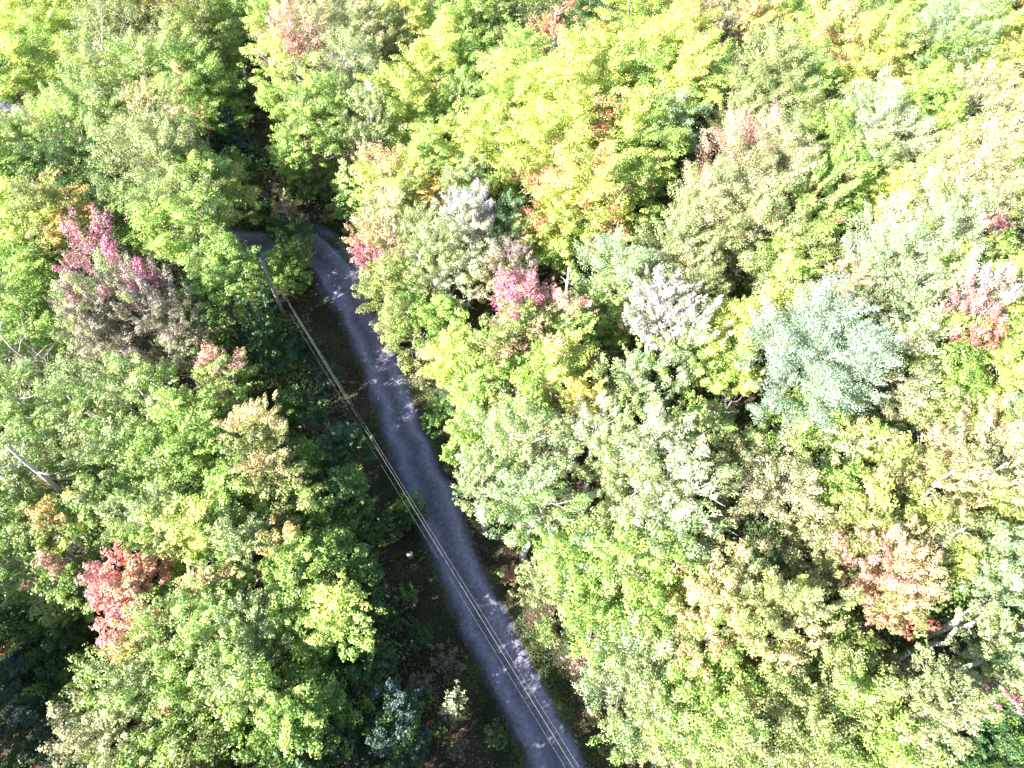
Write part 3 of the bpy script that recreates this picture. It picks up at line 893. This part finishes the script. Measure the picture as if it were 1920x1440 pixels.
265,1280,78|14|f|sage/lime|red,0.05,r|ash_tree|sage ash along the bright edge of the dark hollow
365,1300,80|13|f|lime/sage||ash_tree|lime sage ash inward of the bright edge
205,1385,72|13|f|tan/lime||ash_tree|beige lime ash at the bottom edge by the dark hollow
310,1400,80|12|f|lime/sage||ash_tree|lime ash at the bottom edge second from the dark hollow
420,1400,78|11|m|green/olive||maple_tree|green maple on the bottom edge left of the road
470,1300,66|14|m|lime/sage||maple_tree|green maple in the patchy shade of the lower left
560,1340,66|13|m|green/lime||maple_tree|green maple with lit flecks above the bottom edge
640,1320,56|9|m|green/dgreen||maple_tree|dark flecked maple left of the small silver poplar
530,1420,60|12|m|green/dgreen||maple_tree|shaded maple on the bottom edge amid patchy light
640,1410,62|7|f|dgreen/blue||beech_tree|bluish green beech on the bottom edge in shade
740,1330,45|8|m|dgreen/blue||maple_tree|very dark low maple left of the small silver poplar
750,1410,55|8|m|dgreen/blue||maple_tree|dark bluish maple on the bottom edge near the road
40,1160,75|6.5|m|dgreen/green|red,0.08,b|maple_tree|shaded maple in the dark hollow by the left edge
120,1200,62|6.5|m|dgreen/green||maple_tree|shaded maple in the dark hollow beside the scarlet maple
50,1260,75|6|m|dgreen/blue||maple_tree|dark maple in the middle of the lower left hollow
130,1300,62|6|m|dgreen/green||maple_tree|dark green maple in the hollow beside the bright ash edge
45,1370,80|6|f|blue/dgreen||beech_tree|bluish dark beech in the bottom left corner
130,1400,52|6|m|dgreen/blue||maple_tree|low dark maple on the bottom edge of the hollow
"""
CONIFERS = """
655,352,46|9|green/sage|hemlock_tree|green hemlock with layered boughs at the inside of the bend
1360,905,28|6|green/dgreen|spruce_tree|small spruce standing in the largest dark hole
500,560,30|6|dgreen|spruce_tree|low dark spruce beside the power pole foot
"""
BUSHES = """
850,1325,24|6.8|u|pale/sage|poplar_tree|small silver green poplar with a sunlit top by the road
585,335,48|4.2|m|green/sage|bush|green bush in half light at the head of the road bend
645,335,32|3.2|f|lime/sage|bush|bright lime bush above the layered hemlock
560,345,34|3.4|m|green/dgreen|bush|dark bush on the bank above the road bend
500,395,34|3.6|m|dgreen/green|bush|dark green bush on the far side of the road bend
525,512,46|5.0|m|green/lime|bush|leafy bush between the power pole and the road bend
548,480,36|4.6|m|green/lime|bush|lime flecked bush at the inner corner of the bend
770,955,34|4.0|m|dgreen/green|bush|dark bush under the wires above the person in white
725,985,32|3.5|m|dgreen/green|bush|dark bush beside the person in white
690,1010,30|3.0|f|dgreen/green|bush|low dark bush left of the person in white
845,1235,36|2.6|s|brown/plum|bush|sparse reddish bush on the left verge
900,985,22|2.0|s|brown/olive|bush|small brownish bush on the right verge by the grey green ashes
960,1075,24|2.2|s|pink/peach|bush|rosy bush lit by the sun next to the olive cedar
1080,1240,24|2.0|s|brown/pink|bush|reddish bush on the right verge left of the frosty ash
1110,1345,24|1.9|s|peach/olive|bush|peach bush on the right verge near the bottom edge
790,700,24|2.0|f|olive/brown|bush|dull olive bush on the right verge under yellow lime maple
855,870,24|2.0|f|olive/green|bush|olive bush on the right verge before the round ash
1030,1185,26|2.4|f|green/olive|bush|green bush on the right verge below the olive cedar
690,570,20|2.2|s|brown/pink|bush|rusty bush on the right verge just past the bend
790,1190,26|2.4|m|dgreen|bush|dark bush on the left verge above the sparse reddish bush
610,700,30|3.2|f|dgreen/blue|bush|bluish dark bush under the wires on the left verge
575,650,28|3.0|m|dgreen|bush|dark bush on the left verge downhill of the power pole
860,1400,30|2.4|s|brown/plum|bush|maroon bush on the left verge at the bottom edge
"""
BUSHES += """500,505,30|3.6|m|dgreen/green|bush|dark leafy bush close against the power pole
540,438,38|6|m|dgreen/green|bush|dark bush at the corner below the slender orange birch
560,412,22|2.4|s|brown/plum|bush|reddish brown bush at the head of the bend
620,405,26|1.6|s|brown/olive|bush|flat brown bush on the littered bank above the bend
655,425,24|1.8|s|brown/plum|bush|dull maroon bush on the littered bank under the hemlock
720,1160,32|3.2|f|dgreen/green|bush|dark fine leaved bush on the left verge below the person
790,1290,30|2.6|f|dgreen/brown|bush|dark bush mixed with brown stems on the left verge
770,1120,24|1.6|s|green/brown|bush|thin green bush on the open left verge
930,1375,26|1.6|f|dgreen/olive|bush|low olive bush at the left road edge near the bottom
1150,1400,28|2.2|f|dgreen/green|bush|dark bush under the sage ash at the bottom edge
1080,1180,26|2.4|f|dgreen/green|bush|dark green bush beneath the green maple facing the road
"""
TREES = TREES.rstrip() + """
1890,1330,60|5|m|dgreen/green||maple_tree|dark maple under the magenta fringe near the right edge
1800,1395,52|5|m|dgreen/dgreen||maple_tree|low shaded maple in the middle of the dark bottom right corner
"""

# ------------------------------------------------------------------ planting
PALE_KINDS = ('birch_tree', 'ash_tree', 'poplar_tree')
def plant(px, py, rpx, H, z):
    """World point of a crown whose middle shows at px, py, and its radius in metres."""
    p = at(px, py, z)
    Y = 720.0 - py
    dist_axis = (p.y * ST + (CAM_H - z) * CT)
    return p, rpx * dist_axis / FPX

for i, line in enumerate(l for l in TREES.strip().splitlines()):
    pos, H, style, pal, acc, name, label = line.split('|')
    px, py, rpx = (float(v) for v in pos.split(','))
    H = float(H)
    R = rpx * 0.052
    for _ in range(3):
        RZ = min(max(R * 1.25, 1.2), 6.0, H * 0.46)
        p, R = plant(px, py, rpx * 1.12, H, H - RZ)
    if style == 'c':
        conifer(name, Vector((p.x, p.y, 0)), H + 1.0, R, pal, label, 1000 + i)
        continue
    wood = 'limb' in label or 'twigs' in label or 'branches' in label
    bark = BARK_PALE if (name in PALE_KINDS or wood or 'stem' in label) else BARK
    tree(name, Vector((p.x, p.y, 0)), H, R, style, pal, acc, label, 1000 + i, bark=bark, pale=wood)

for i, line in enumerate(CONIFERS.strip().splitlines()):
    pos, H, pal, name, label = line.split('|')
    px, py, rpx = (float(v) for v in pos.split(','))
    H = float(H)
    p, R = plant(px, py, rpx, H, H * 0.5)
    conifer(name, Vector((p.x, p.y, 0)), H, R, pal, label, 3000 + i, layered='layered' in label)

# low plants and saplings
for i, line in enumerate(BUSHES.strip().splitlines()):
    pos, H, style, pal, name, label = line.split('|')
    px, py, rpx = (float(v) for v in pos.split(','))
    H = float(H)
    p, R = plant(px, py, rpx, H, H * 0.6)
    tree(name, Vector((p.x, p.y, 0)), H, R, style, pal, '', label, 4000 + i, cat='bush' if name == 'bush' else 'tree', rz=H * 0.46, thick=0.05)

# a slender birch with a few orange leaves at the bend
p = at(535, 385, 6.0)
tree('birch_tree', Vector((p.x, p.y, 0)), 8.5, 1.7, 's', 'orange/olive', 'red,0.25,b', 'slender white birch with few orange leaves at the road bend', 4100,
     bark=BARK_PALE, rz=3.0, thick=0.13, pale=True)

# dead wood
p = at(22, 650, 13)
bare_tree('dead_tree', Vector((p.x, p.y, 0)), 14.5, 'bare white dead tree at the left edge beside green maples', 51, limbs=12, spread=3.2, thick=0.2, start=0.6)
p = at(92, 690, 13)
bare_tree('dead_tree', Vector((p.x, p.y, 0)), 14.0, 'thin bare dead tree with a tangle of branches below the lime maple', 52, limbs=13, spread=3.4, thick=0.12, start=0.7)
p = at(12, 850, 17)
bare_tree('dead_tree', Vector((p.x, p.y, 0)), 17.5, 'thick broken white trunk standing above the left slope', 53, limbs=5, spread=2.6, thick=0.33, start=0.78, lean=(0.2, 0.3))
p = at(1690, 1232, 0.5); tp = at(1830, 1164, 13.0)
bare_tree('dead_tree', Vector((p.x, p.y, 0)), 13.0, 'leaning grey birch trunk showing between sage birches and red leaves', 54, limbs=4, spread=1.6, thick=0.30, start=0.8, mat=BARK_PALE, lean=(tp.x - p.x, tp.y - p.y))
p = at(1066, 508, 9.0)
bare_tree('dead_tree', Vector((p.x, p.y, 0)), 9.5, 'pale broken stub in the shade below the golden stand', 55, limbs=6, spread=1.2, thick=0.36, start=0.7)
p = at(1785, 1005, 15.0)
bare_tree('dead_tree', Vector((p.x, p.y, 0)), 16.3, 'dead top of white twigs right of the yellow maple', 56, limbs=12, spread=2.2, thick=0.13, start=0.8)
p = at(1365, 765, 11.0)
bare_tree('dead_tree', Vector((p.x, p.y, 0)), 12.0, 'bare grey tree poking out of the largest dark hole', 57, limbs=10, spread=2.0, thick=0.12, start=0.7)
p = at(1800, 330, 17.0)
bare_tree('dead_tree', Vector((p.x, p.y, 0)), 18.6, 'white fanned dead limbs amid the tan birch', 58, limbs=9, spread=2.6, thick=0.16, start=0.75)
p = at(1585, 490, 16.0)
bare_tree('dead_tree', Vector((p.x, p.y, 0)), 17.5, 'white naked limbs left of the whitish grey oak', 59, limbs=10, spread=2.2, thick=0.14, start=0.75)

# ------------------------------------------------------------------ trees beyond the frame's lower left whose shade falls into it
OUTSIDE = [(-78, 78, 17, 4.4), (-82, 72, 17, 4.4), (-47, 3, 20, 4.6), (-46, 12, 19, 4.4), (-40, -5, 19, 4.6), (-54, 20, 20, 4.8), (-32, -7, 17, 4.2), (-24, -8, 15, 4.0), (-15, -8, 14, 3.8), (-52, 32, 18, 4.4), (-9, -4, 17, 4.0), (-3, -10, 16, 3.8), (-17, -3.5, 17, 4.0), (1, -15, 16, 3.8), (-8, -13, 17, 4.2), (-11.5, 0.2, 15, 3.4), (-6, -1.5, 14, 3.0), (-24, -1, 17, 4.0), (-35, 1, 17, 4.0), (-39, 2, 20, 4.6), (-33, -3, 19, 4.4), (-27, -3, 18, 4.2), (-43, 9, 20, 4.4)]
for i, (x, y, H, R) in enumerate(OUTSIDE):
    tree('maple_tree', Vector((x, y, 0)), H, R, 'm', 'green/lime', '', 'green maple beyond the lower left edge of the photo', 5000 + i, group='maples just outside the photo')

# ------------------------------------------------------------------ undergrowth, grass and fallen leaves (nobody could count them)
def scatter_area(n, rng):
    """Points over the visible ground, by rejection from the photo's own trapezium."""
    px = rng.uniform(-160, 2080, n * 3); py = rng.uniform(-160, 1600, n * 3)
    X = px - 960.0; Y = 720.0 - py
    down = FPX * CT - Y * ST; k = CAM_H / down
    x = X * k; y = (FPX * ST + Y * CT) * k
    # even out per square metre
    w = k ** 3; keep = rng.random(len(x)) < w / w.max()
    return x[keep][:n], y[keep][:n]

def undergrowth():
    rng = np.random.default_rng(77)
    x, y = scatter_area(11000, rng)
    d = road_distance(x, y)
    ok = d > 5.2
    x, y, d = x[ok], y[ok], d[ok]
    h = np.clip(0.7 + rng.gamma(2.2, 1.0, len(x)), 0.4, 6.5) * np.clip((d - 4.2) / 5, 0.25, 1)
    r = np.clip(0.5 + 0.32 * h * rng.uniform(0.6, 1.4, len(x)), 0.4, 1.8)
    gz = ground_height(x, y)
    C = np.stack([x, y, gz + h * 0.7], 1)
    n_per = (30 * r ** 1.5).astype(int) + 14
    idx = np.repeat(np.arange(len(x)), n_per)
    q = unit(rng.normal(size=(len(idx), 3)))
    q[:, 2] = np.abs(q[:, 2])
    P = C[idx] + q * (r[idx] * rng.uniform(0.4, 1, len(idx)))[:, None] * (1, 1, 0.6)
    P[:, 2] -= rng.random(len(idx)) ** 2 * h[idx] * 0.5
    nr = unit(q * 0.6 + (0, 0, 0.5) + rng.normal(size=(len(idx), 3)) * 0.6)
    pals = [PAL['green'][0], PAL['dgreen'][1], PAL['green'][1], PAL['lime'][1], PAL['brown'][0], PAL['olive'][1], PAL['dgreen'][0]]
    pick = rng.choice(len(pals), len(x), p=[.30, .2, .18, .1, .03, .08, .11])
    col = np.array(pals)[pick][idx] * rng.uniform(0.7, 1.2, len(idx))[:, None]
    o = leaves_mesh('undergrowth', P, nr, 0.27, col, rng, LEAF)
    tag(o, 'mixed dark green undergrowth between the trunks', 'undergrowth', kind='stuff')

def verge_plants():
    rng = np.random.default_rng(78)
    # points along the road by distance from its middle
    t = rng.uniform(0, len(ROAD) - 1.001, 170000)
    i = t.astype(int); f = (t - i)[:, None]
    a = ROAD_NP[i] * (1 - f) + ROAD_NP[i + 1] * f
    dv = unit(ROAD_NP[i + 1] - ROAD_NP[i]); s = np.stack([dv[:, 1], -dv[:, 0]], 1)
    off = np.where(rng.random(len(t)) < 0.5, -1, 1) * (1.55 + rng.gamma(1.9, 1.0, len(t)))
    p = a + s * off[:, None]
    dd = road_distance(p[:, 0], p[:, 1])
    patch = wav(p[:, 0], p[:, 1], 0.55, 4) + rng.normal(size=len(t)) * 0.7
    ok = (dd > 1.55) & (dd < 7.0) & (patch > -1.1) & (rng.random(len(t)) < np.clip((dd - 1.5) / 0.8, 0.06, 1))
    p = p[ok]; n = len(p)
    gz = ground_height(p[:, 0], p[:, 1])
    P = np.stack([p[:, 0], p[:, 1], np.maximum(gz, np.where(dd[ok] < 2.1, 0.0, -1)) + rng.uniform(0.02, 0.22, n)], 1)
    nr = unit(rng.normal(size=(n, 3)) * 0.8 + (0, 0, 0.6))
    g = rng.random(n)[:, None]
    col = (np.array((0.07, 0.13, 0.035)) * g + np.array((0.14, 0.20, 0.06)) * (1 - g)) * (1 + 0.45 * np.clip(wav(p[:, 0], p[:, 1], 0.9, 5), -1, 1))[:, None]
    o = leaves_mesh('grass', P, nr, 0.17, col, rng, LEAF, aspect=0.35)
    tag(o, 'rough grass and weeds along both road verges', 'grass', kind='stuff')

def fallen_leaves():
    rng = np.random.default_rng(79)
    t = rng.uniform(0, len(ROAD) - 1.001, 60000)
    i = t.astype(int); f = (t - i)[:, None]
    a = ROAD_NP[i] * (1 - f) + ROAD_NP[i + 1] * f
    dv = unit(ROAD_NP[i + 1] - ROAD_NP[i]); s = np.stack([dv[:, 1], -dv[:, 0]], 1)
    off = rng.uniform(-7.5, 7.5, len(t))
    p = a + s * off[:, None]
    dd = road_distance(p[:, 0], p[:, 1])
    clump = wav(p[:, 0], p[:, 1], 0.8, 7)
    keep = rng.random(len(t)) < np.where(dd < 2.0, np.where(clump > 0.9, 0.09, 0.02), np.where(wav(p[:, 0], p[:, 1], 0.3, 9) > 0.0, 0.85, 0.2))
    p = p[keep]; dd = dd[keep]; n = len(p)
    gz = np.where(dd < 2.3, 0.095, ground_height(p[:, 0], p[:, 1]) + 0.04)
    P = np.stack([p[:, 0], p[:, 1], gz], 1)
    nr = unit(rng.normal(size=(n, 3)) * 0.25 + (0, 0, 1))
    pals = np.array([(0.30, 0.12, 0.10), (0.22, 0.08, 0.09), (0.42, 0.30, 0.20), (0.18, 0.09, 0.08), (0.40, 0.25, 0.08)])
    col = pals[rng.integers(0, 5, n)]
    o = leaves_mesh('fallen_leaves', P, nr, 0.15, col, rng, LEAF)
    tag(o, 'reddish fallen leaves on the verges and road', 'fallen leaves', kind='stuff')

def woods_beyond():
    """The same woods going on outside the photo, seen only from a step to the side."""
    rng = np.random.default_rng(80)
    gx, gy = np.meshgrid(np.arange(-165, 166, 6.6), np.arange(-60, 190, 6.6))
    x = gx.ravel() + rng.uniform(-2.4, 2.4, gx.size); y = gy.ravel() + rng.uniform(-2.4, 2.4, gx.size)
    ok = road_distance(x, y) > 6.5
    for z in (2.0, 11.0, 17.0):
        dep = y * ST + (CAM_H - z) * CT
        vis = dep > 5
        dep = np.maximum(dep, 5)
        px = 960 + x / dep * FPX; py = 720 - (y * CT - (CAM_H - z) * ST) / dep * FPX
        m = 6.0 / dep * FPX
        ml = 9.0 / dep * FPX
        ok &= ~(vis & (px > -ml) & (px < 1920 + m) & (py > -m) & (py < 1440 + ml))
    x, y = x[ok], y[ok]
    n = len(x); H = rng.uniform(12, 18, n); R = rng.uniform(3.4, 5.0, n)
    k = 22                                            # clumps to a crown
    d = unit(rng.normal(size=(n, k, 3))); d[..., 2] = np.abs(d[..., 2]) * 1.2 - 0.25
    C = np.stack([x, y, H * 0.66], 1)[:, None] + d * R[:, None, None] * np.array((0.85, 0.85, 1.0))
    names = ['lime', 'green', 'sage', 'yel', 'olive', 'tan', 'mint', 'peach']
    base = np.array([PAL[q][1] for q in names])[rng.choice(8, n, p=[.24, .2, .18, .14, .1, .06, .06, .02])]
    per = 30
    C = C.reshape(-1, 3); idx = np.repeat(np.arange(len(C)), per)
    q = unit(rng.normal(size=(len(idx), 3)) + (0, 0, 0.5))
    P = C[idx] + q * (1.15 * rng.uniform(0.5, 1.0, len(idx)))[:, None]
    col = np.repeat(base, k, axis=0)[idx] * rng.uniform(0.8, 1.15, len(idx))[:, None]
    o = leaves_mesh('woods', P, unit(q + rng.normal(size=q.shape) * 0.4 + (0, 0, .3)), 0.42, col, rng, LEAF)
    tag(o, 'mixed woods going on beyond the edges of the photo', 'woods', kind='stuff')

undergrowth()
woods_beyond()
verge_plants()
fallen_leaves()

# ------------------------------------------------------------------ power poles and wires
GALV = plain("galvanised_steel", (0.55, 0.56, 0.58), 0.45, 0.6, 0.1)
PORCELAIN = plain("porcelain", (0.5, 0.5, 0.52), 0.25, 0, 0.1)
ALU = plain("bare_aluminium_wire", (0.22, 0.22, 0.24), 0.5, 0.2, 0.05, 3)
BLACK_CABLE = plain("cable_sheath", (0.14, 0.14, 0.15), 0.4, 0.1, 0.1, 3)

P1 = at(537, 602, 0.0)
P2 = Vector((11.2, -7.0, 0.0))
LINE = (P2 - P1).normalized()
SIDE = Vector((-LINE.y, LINE.x, 0))
if SIDE.x < 0: SIDE = -SIDE
POLE_H = 9.9
# wire: side offset, height
WIRES = [(0.55, POLE_H - 0.05, 0.005, 'top'), (0.0, POLE_H - 0.75, 0.008, 'middle'), (-0.06, POLE_H - 1.25, 0.005, 'low')]

def power_pole(base, label):
    root = empty('power_pole', base)
    tag(root, label, 'power pole', 'poles of the power line')
    V, F = [], []
    tube(V, F, [Vector((0, 0, -0.5)), Vector((0, 0, 3)), Vector((0, 0, 6.5)), Vector((0, 0, POLE_H))], [0.19, 0.17, 0.15, 0.125], 14)
    link_mesh('pole_shaft', V, F, POLE_WOOD, root, smooth=True)
    # short crossarm with its braces
    V, F = [], []
    a = -SIDE * 0.1 + Vector((0, 0, POLE_H - 0.38)) + LINE * 0.17; b = SIDE * 0.7 + Vector((0, 0, POLE_H - 0.38)) + LINE * 0.17
    tube(V, F, [a, b], [0.06, 0.06], 4)
    tube(V, F, [SIDE * 0.6 + Vector((0, 0, POLE_H - 0.42)) + LINE * 0.17, Vector((0, 0, POLE_H - 0.95)) + LINE * 0.15], [0.02, 0.02], 4)
    link_mesh('crossarm', V, F, POLE_WOOD, root)
    for off, h, _, _ in WIRES:
        V, F = [], []
        if h > POLE_H - 0.5:
            c = SIDE * off + LINE * 0.17 + Vector((0, 0, POLE_H - 0.32))
        else:
            c = SIDE * (0.17 if off >= 0 else -0.17) + Vector((0, 0, h - 0.1))
        tube(V, F, [c, c + Vector((0, 0, 0.06)), c + Vector((0, 0, 0.09)), c + Vector((0, 0, 0.15)), c + Vector((0, 0, 0.18)), c + Vector((0, 0, 0.24))],
             [0.03, 0.055, 0.035, 0.055, 0.035, 0.025], 10)
        link_mesh('insulator', V, F, PORCELAIN, root, smooth=True)
    V, F = [], []
    tube(V, F, [SIDE * 0.16 + Vector((0, 0, POLE_H - 1.2)), SIDE * 0.16 + Vector((0, 0, POLE_H - 0.85))], [0.09, 0.09], 10)
    tube(V, F, [Vector((0, 0, POLE_H - 2.2)), SIDE * 0.26 + Vector((0, 0, POLE_H - 2.2))], [0.03, 0.03], 6)
    link_mesh('bracket', V, F, GALV, root)
    return root

power_pole(P1, 'grey wooden power pole in the shade left of the road bend')
power_pole(P2, 'grey wooden power pole below the bottom edge of the photo')

def wire(off, h, rad, sag, label, mat):
    V, F = [], []
    lat = off if h > POLE_H - 0.5 else (0.22 if off >= 0 else -0.16)
    a = P1 + SIDE * min(lat, 0.17) + Vector((0, 0, h)); b = P2 + SIDE * lat + Vector((0, 0, h))
    n = 60
    pts = []
    for i in range(n + 1):
        t = i / n
        p = a.lerp(b, t); p.z -= sag * 4 * t * (1 - t)
        pts.append(p)
    tube(V, F, pts, [rad] * (n + 1), 6)
    o = link_mesh('power_line' if h > POLE_H - 1 else 'telephone_line', V, F, mat, smooth=True)
    tag(o, label, 'wire', 'wires along the road')

wire(*WIRES[0][:3], 0.7, 'upper thin wire nearest the far side of the road', ALU)
wire(*WIRES[1][:3], 0.6, 'brightest middle wire running along the road', ALU)
wire(*WIRES[2][:3], 0.5, 'lowest wire just beneath the bright one', BLACK_CABLE)

# ------------------------------------------------------------------ the person standing on the left verge
SKIN = plain("skin", (0.50, 0.30, 0.21), 0.55, 0, 0.08)
SHIRT = plain("white_cotton", (0.80, 0.80, 0.84), 0.85, 0, 0.08)
SHORTS = plain("dark_shorts_cloth", (0.05, 0.055, 0.08), 0.9, 0, 0.2)
HAIR = plain("grey_brown_hair", (0.20, 0.17, 0.15), 0.8, 0, 0.3)
SHOE = plain("dark_shoe", (0.05, 0.05, 0.05), 0.7, 0, 0.2)

def skinned(name, pts, edges, radii, mat, parent, root_i=0, sub=2):
    me = bpy.data.meshes.new(name)
    me.from_pydata(pts, edges, [])
    o = bpy.data.objects.new(name, me); COL.objects.link(o)
    o.parent = parent
    me.materials.append(mat)
    md = o.modifiers.new("skin", 'SKIN')
    if not me.skin_vertices:
        pass
    for i, r in enumerate(radii):
        sv = me.skin_vertices[0].data[i]
        sv.radius = r if isinstance(r, tuple) else (r, r)
        sv.use_root = (i == root_i)
    md.use_smooth_shade = True
    s = o.modifiers.new("sub", 'SUBSURF'); s.levels = sub; s.render_levels = sub
    return o

def build_person():
    g = at(771, 1046, 0.0)
    gz = float(ground_height(np.array([g.x]), np.array([g.y]))[0])
    # faces the camera's nadir: x right, -y front
    root = empty('person', (g.x, g.y, gz), math.radians(25))
    tag(root, 'person in white shirt and dark shorts standing on the shaded verge', 'person')
    pts = [(0, 0, 0.93), (0, 0.01, 1.12), (0, 0.01, 1.30), (0, 0.01, 1.42), (0, -0.01, 1.52), (0, -0.02, 1.60), (0, -0.03, 1.69), (0, -0.02, 1.76),   # 0-7 spine to head
           (0.10, 0, 0.88), (0.12, -0.02, 0.50), (0.13, 0.03, 0.09), (0.14, -0.12, 0.045),        # 8-11 leg
           (-0.10, 0, 0.88), (-0.13, 0.02, 0.50), (-0.14, 0.06, 0.09), (-0.16, -0.09, 0.045),      # 12-15 leg
           (0.17, 0.01, 1.40), (0.24, -0.02, 1.14), (0.12, -0.22, 1.10), (0.08, -0.28, 1.11),      # 16-19 arm bent to hold a controller
           (-0.17, 0.01, 1.40), (-0.24, -0.02, 1.14), (-0.12, -0.22, 1.10), (-0.08, -0.28, 1.11)]  # 20-23 arm
    edges = [(0, 1), (1, 2), (2, 3), (3, 4), (4, 5), (5, 6), (6, 7), (0, 8), (8, 9), (9, 10), (10, 11), (0, 12), (12, 13), (13, 14), (14, 15),
             (3, 16), (16, 17), (17, 18), (18, 19), (3, 20), (20, 21), (21, 22), (22, 23)]
    rad = [(0.15, 0.11), (0.14, 0.10), (0.16, 0.11), (0.12, 0.09), 0.055, 0.075, 0.095, 0.07, 0.085, 0.058, 0.04, 0.038, 0.085, 0.058, 0.04, 0.038,
           0.06, 0.045, 0.032, 0.03, 0.06, 0.045, 0.032, 0.03]
    body = skinned('body', pts, edges, rad, SKIN, root)
    # fingers closed round the controller: short chains rooted in each palm
    for sx in (1, -1):
        for k in range(5):
            x0 = sx * 0.08; z0 = 1.125 - 0.013 * k
            if k == 0:
                f = [(x0, -0.275, 1.13), (x0 - sx * 0.02, -0.30, 1.15), (x0 - sx * 0.035, -0.33, 1.15)]
            else:
                L = (0, 0.062, 0.07, 0.066, 0.052)[k]
                f = [(x0, -0.285, z0), (x0 + sx * 0.008, -0.285 - L * .6, z0), (x0 - sx * 0.012, -0.285 - L, z0 - 0.004), (x0 - sx * 0.03, -0.28 - L, z0 - 0.004)]
            skinned('finger' if k else 'thumb', f, [(q, q + 1) for q in range(len(f) - 1)], [0.009, 0.0085, 0.008, 0.007][:len(f)], SKIN, body, sub=1)
    # shirt, shorts, shoes, hair
    sp = [(0, 0.005, 0.90), (0, 0.01, 1.12), (0, 0.01, 1.30), (0, 0.01, 1.42), (0.175, 0.01, 1.405), (0.225, -0.01, 1.22), (-0.175, 0.01, 1.405), (-0.225, -0.01, 1.22), (0, 0.0, 1.475)]
    skinned('shirt', sp, [(0, 1), (1, 2), (2, 3), (3, 4), (4, 5), (3, 6), (6, 7), (3, 8)],
            [(0.225, 0.19), (0.215, 0.185), (0.225, 0.18), (0.17, 0.14), 0.105, 0.095, 0.105, 0.095, 0.08], SHIRT, root)
    sh = [(0, 0, 0.93), (0.105, 0, 0.84), (0.12, -0.01, 0.58), (-0.105, 0, 0.84), (-0.125, 0.01, 0.58)]
    skinned('shorts', sh, [(0, 1), (1, 2), (0, 3), (3, 4)], [(0.165, 0.125), 0.105, 0.088, 0.105, 0.088], SHORTS, root)
    for a, b in (((0.13, 0.04, 0.06), (0.145, -0.15, 0.04)), ((-0.14, 0.07, 0.06), (-0.165, -0.12, 0.04))):
        skinned('shoe', [a, b], [(0, 1)], [0.058, 0.045], SHOE, root)
    V, F = [], []
    n, m = 12, 7
    for i in range(m + 1):
        ph = math.pi * 0.56 * i / m
        for k in range(n):
            th = 2 * math.pi * k / n
            s = math.sin(ph)
            V.append((0.102 * s * math.cos(th), 0.0 + 0.115 * s * math.sin(th) - 0.005, 1.715 + 0.115 * math.cos(ph) - (0.05 * s if math.sin(th) > 0.1 else 0)))
    for i in range(m):
        for k in range(n):
            F.append((i * n + k, i * n + (k + 1) % n, (i + 1) * n + (k + 1) % n, (i + 1) * n + k))
    link_mesh('hair', V, F, HAIR, root, smooth=True)
    # face: eyes, nose and mouth
    for sx in (1, -1):
        V, F = [], []
        tube(V, F, [Vector((sx * 0.032, -0.112, 1.70)), Vector((sx * 0.032, -0.122, 1.70))], [0.011, 0.006], 8)
        link_mesh('eye', V, F, HAIR, body)
    V, F = [], []
    tube(V, F, [Vector((0, -0.115, 1.70)), Vector((0, -0.148, 1.665)), Vector((0, -0.12, 1.655))], [0.008, 0.014, 0.01], 8)
    link_mesh('nose', V, F, SKIN, body, smooth=True)
    V, F = [], []
    tube(V, F, [Vector((-0.025, -0.112, 1.63)), Vector((0, -0.118, 1.628)), Vector((0.025, -0.112, 1.63))], [0.004, 0.006, 0.004], 6)
    link_mesh('mouth', V, F, plain("lips", (0.42, 0.17, 0.15), 0.5), body)

    # what is held: a small grey controller, a thing of its own
    c = empty('controller', (g.x, g.y, gz), math.radians(25))
    tag(c, 'small dark controller held in both hands by the person in white', 'controller')
    V = [(sx * (0.085 if top else 0.08), y, z) for top, z in ((0, 1.095), (1, 1.125)) for sx, y in ((-1, -0.37), (1, -0.37), (1, -0.29), (-1, -0.29))]
    o = link_mesh('controller_case', V, [(3, 2, 1, 0), (4, 5, 6, 7), (0, 1, 5, 4), (1, 2, 6, 5), (2, 3, 7, 6), (3, 0, 4, 7)], SHOE, c)
    bv = o.modifiers.new("bevel", 'BEVEL'); bv.width = 0.008; bv.segments = 2
    for sx in (-1, 1):
        V, F = [], []
        tube(V, F, [Vector((sx * 0.045, -0.33, 1.124)), Vector((sx * 0.045, -0.33, 1.14)), Vector((sx * 0.045, -0.33, 1.148))], [0.004, 0.004, 0.008], 8)
        link_mesh('thumbstick', V, F, SHOE, c)
build_person()
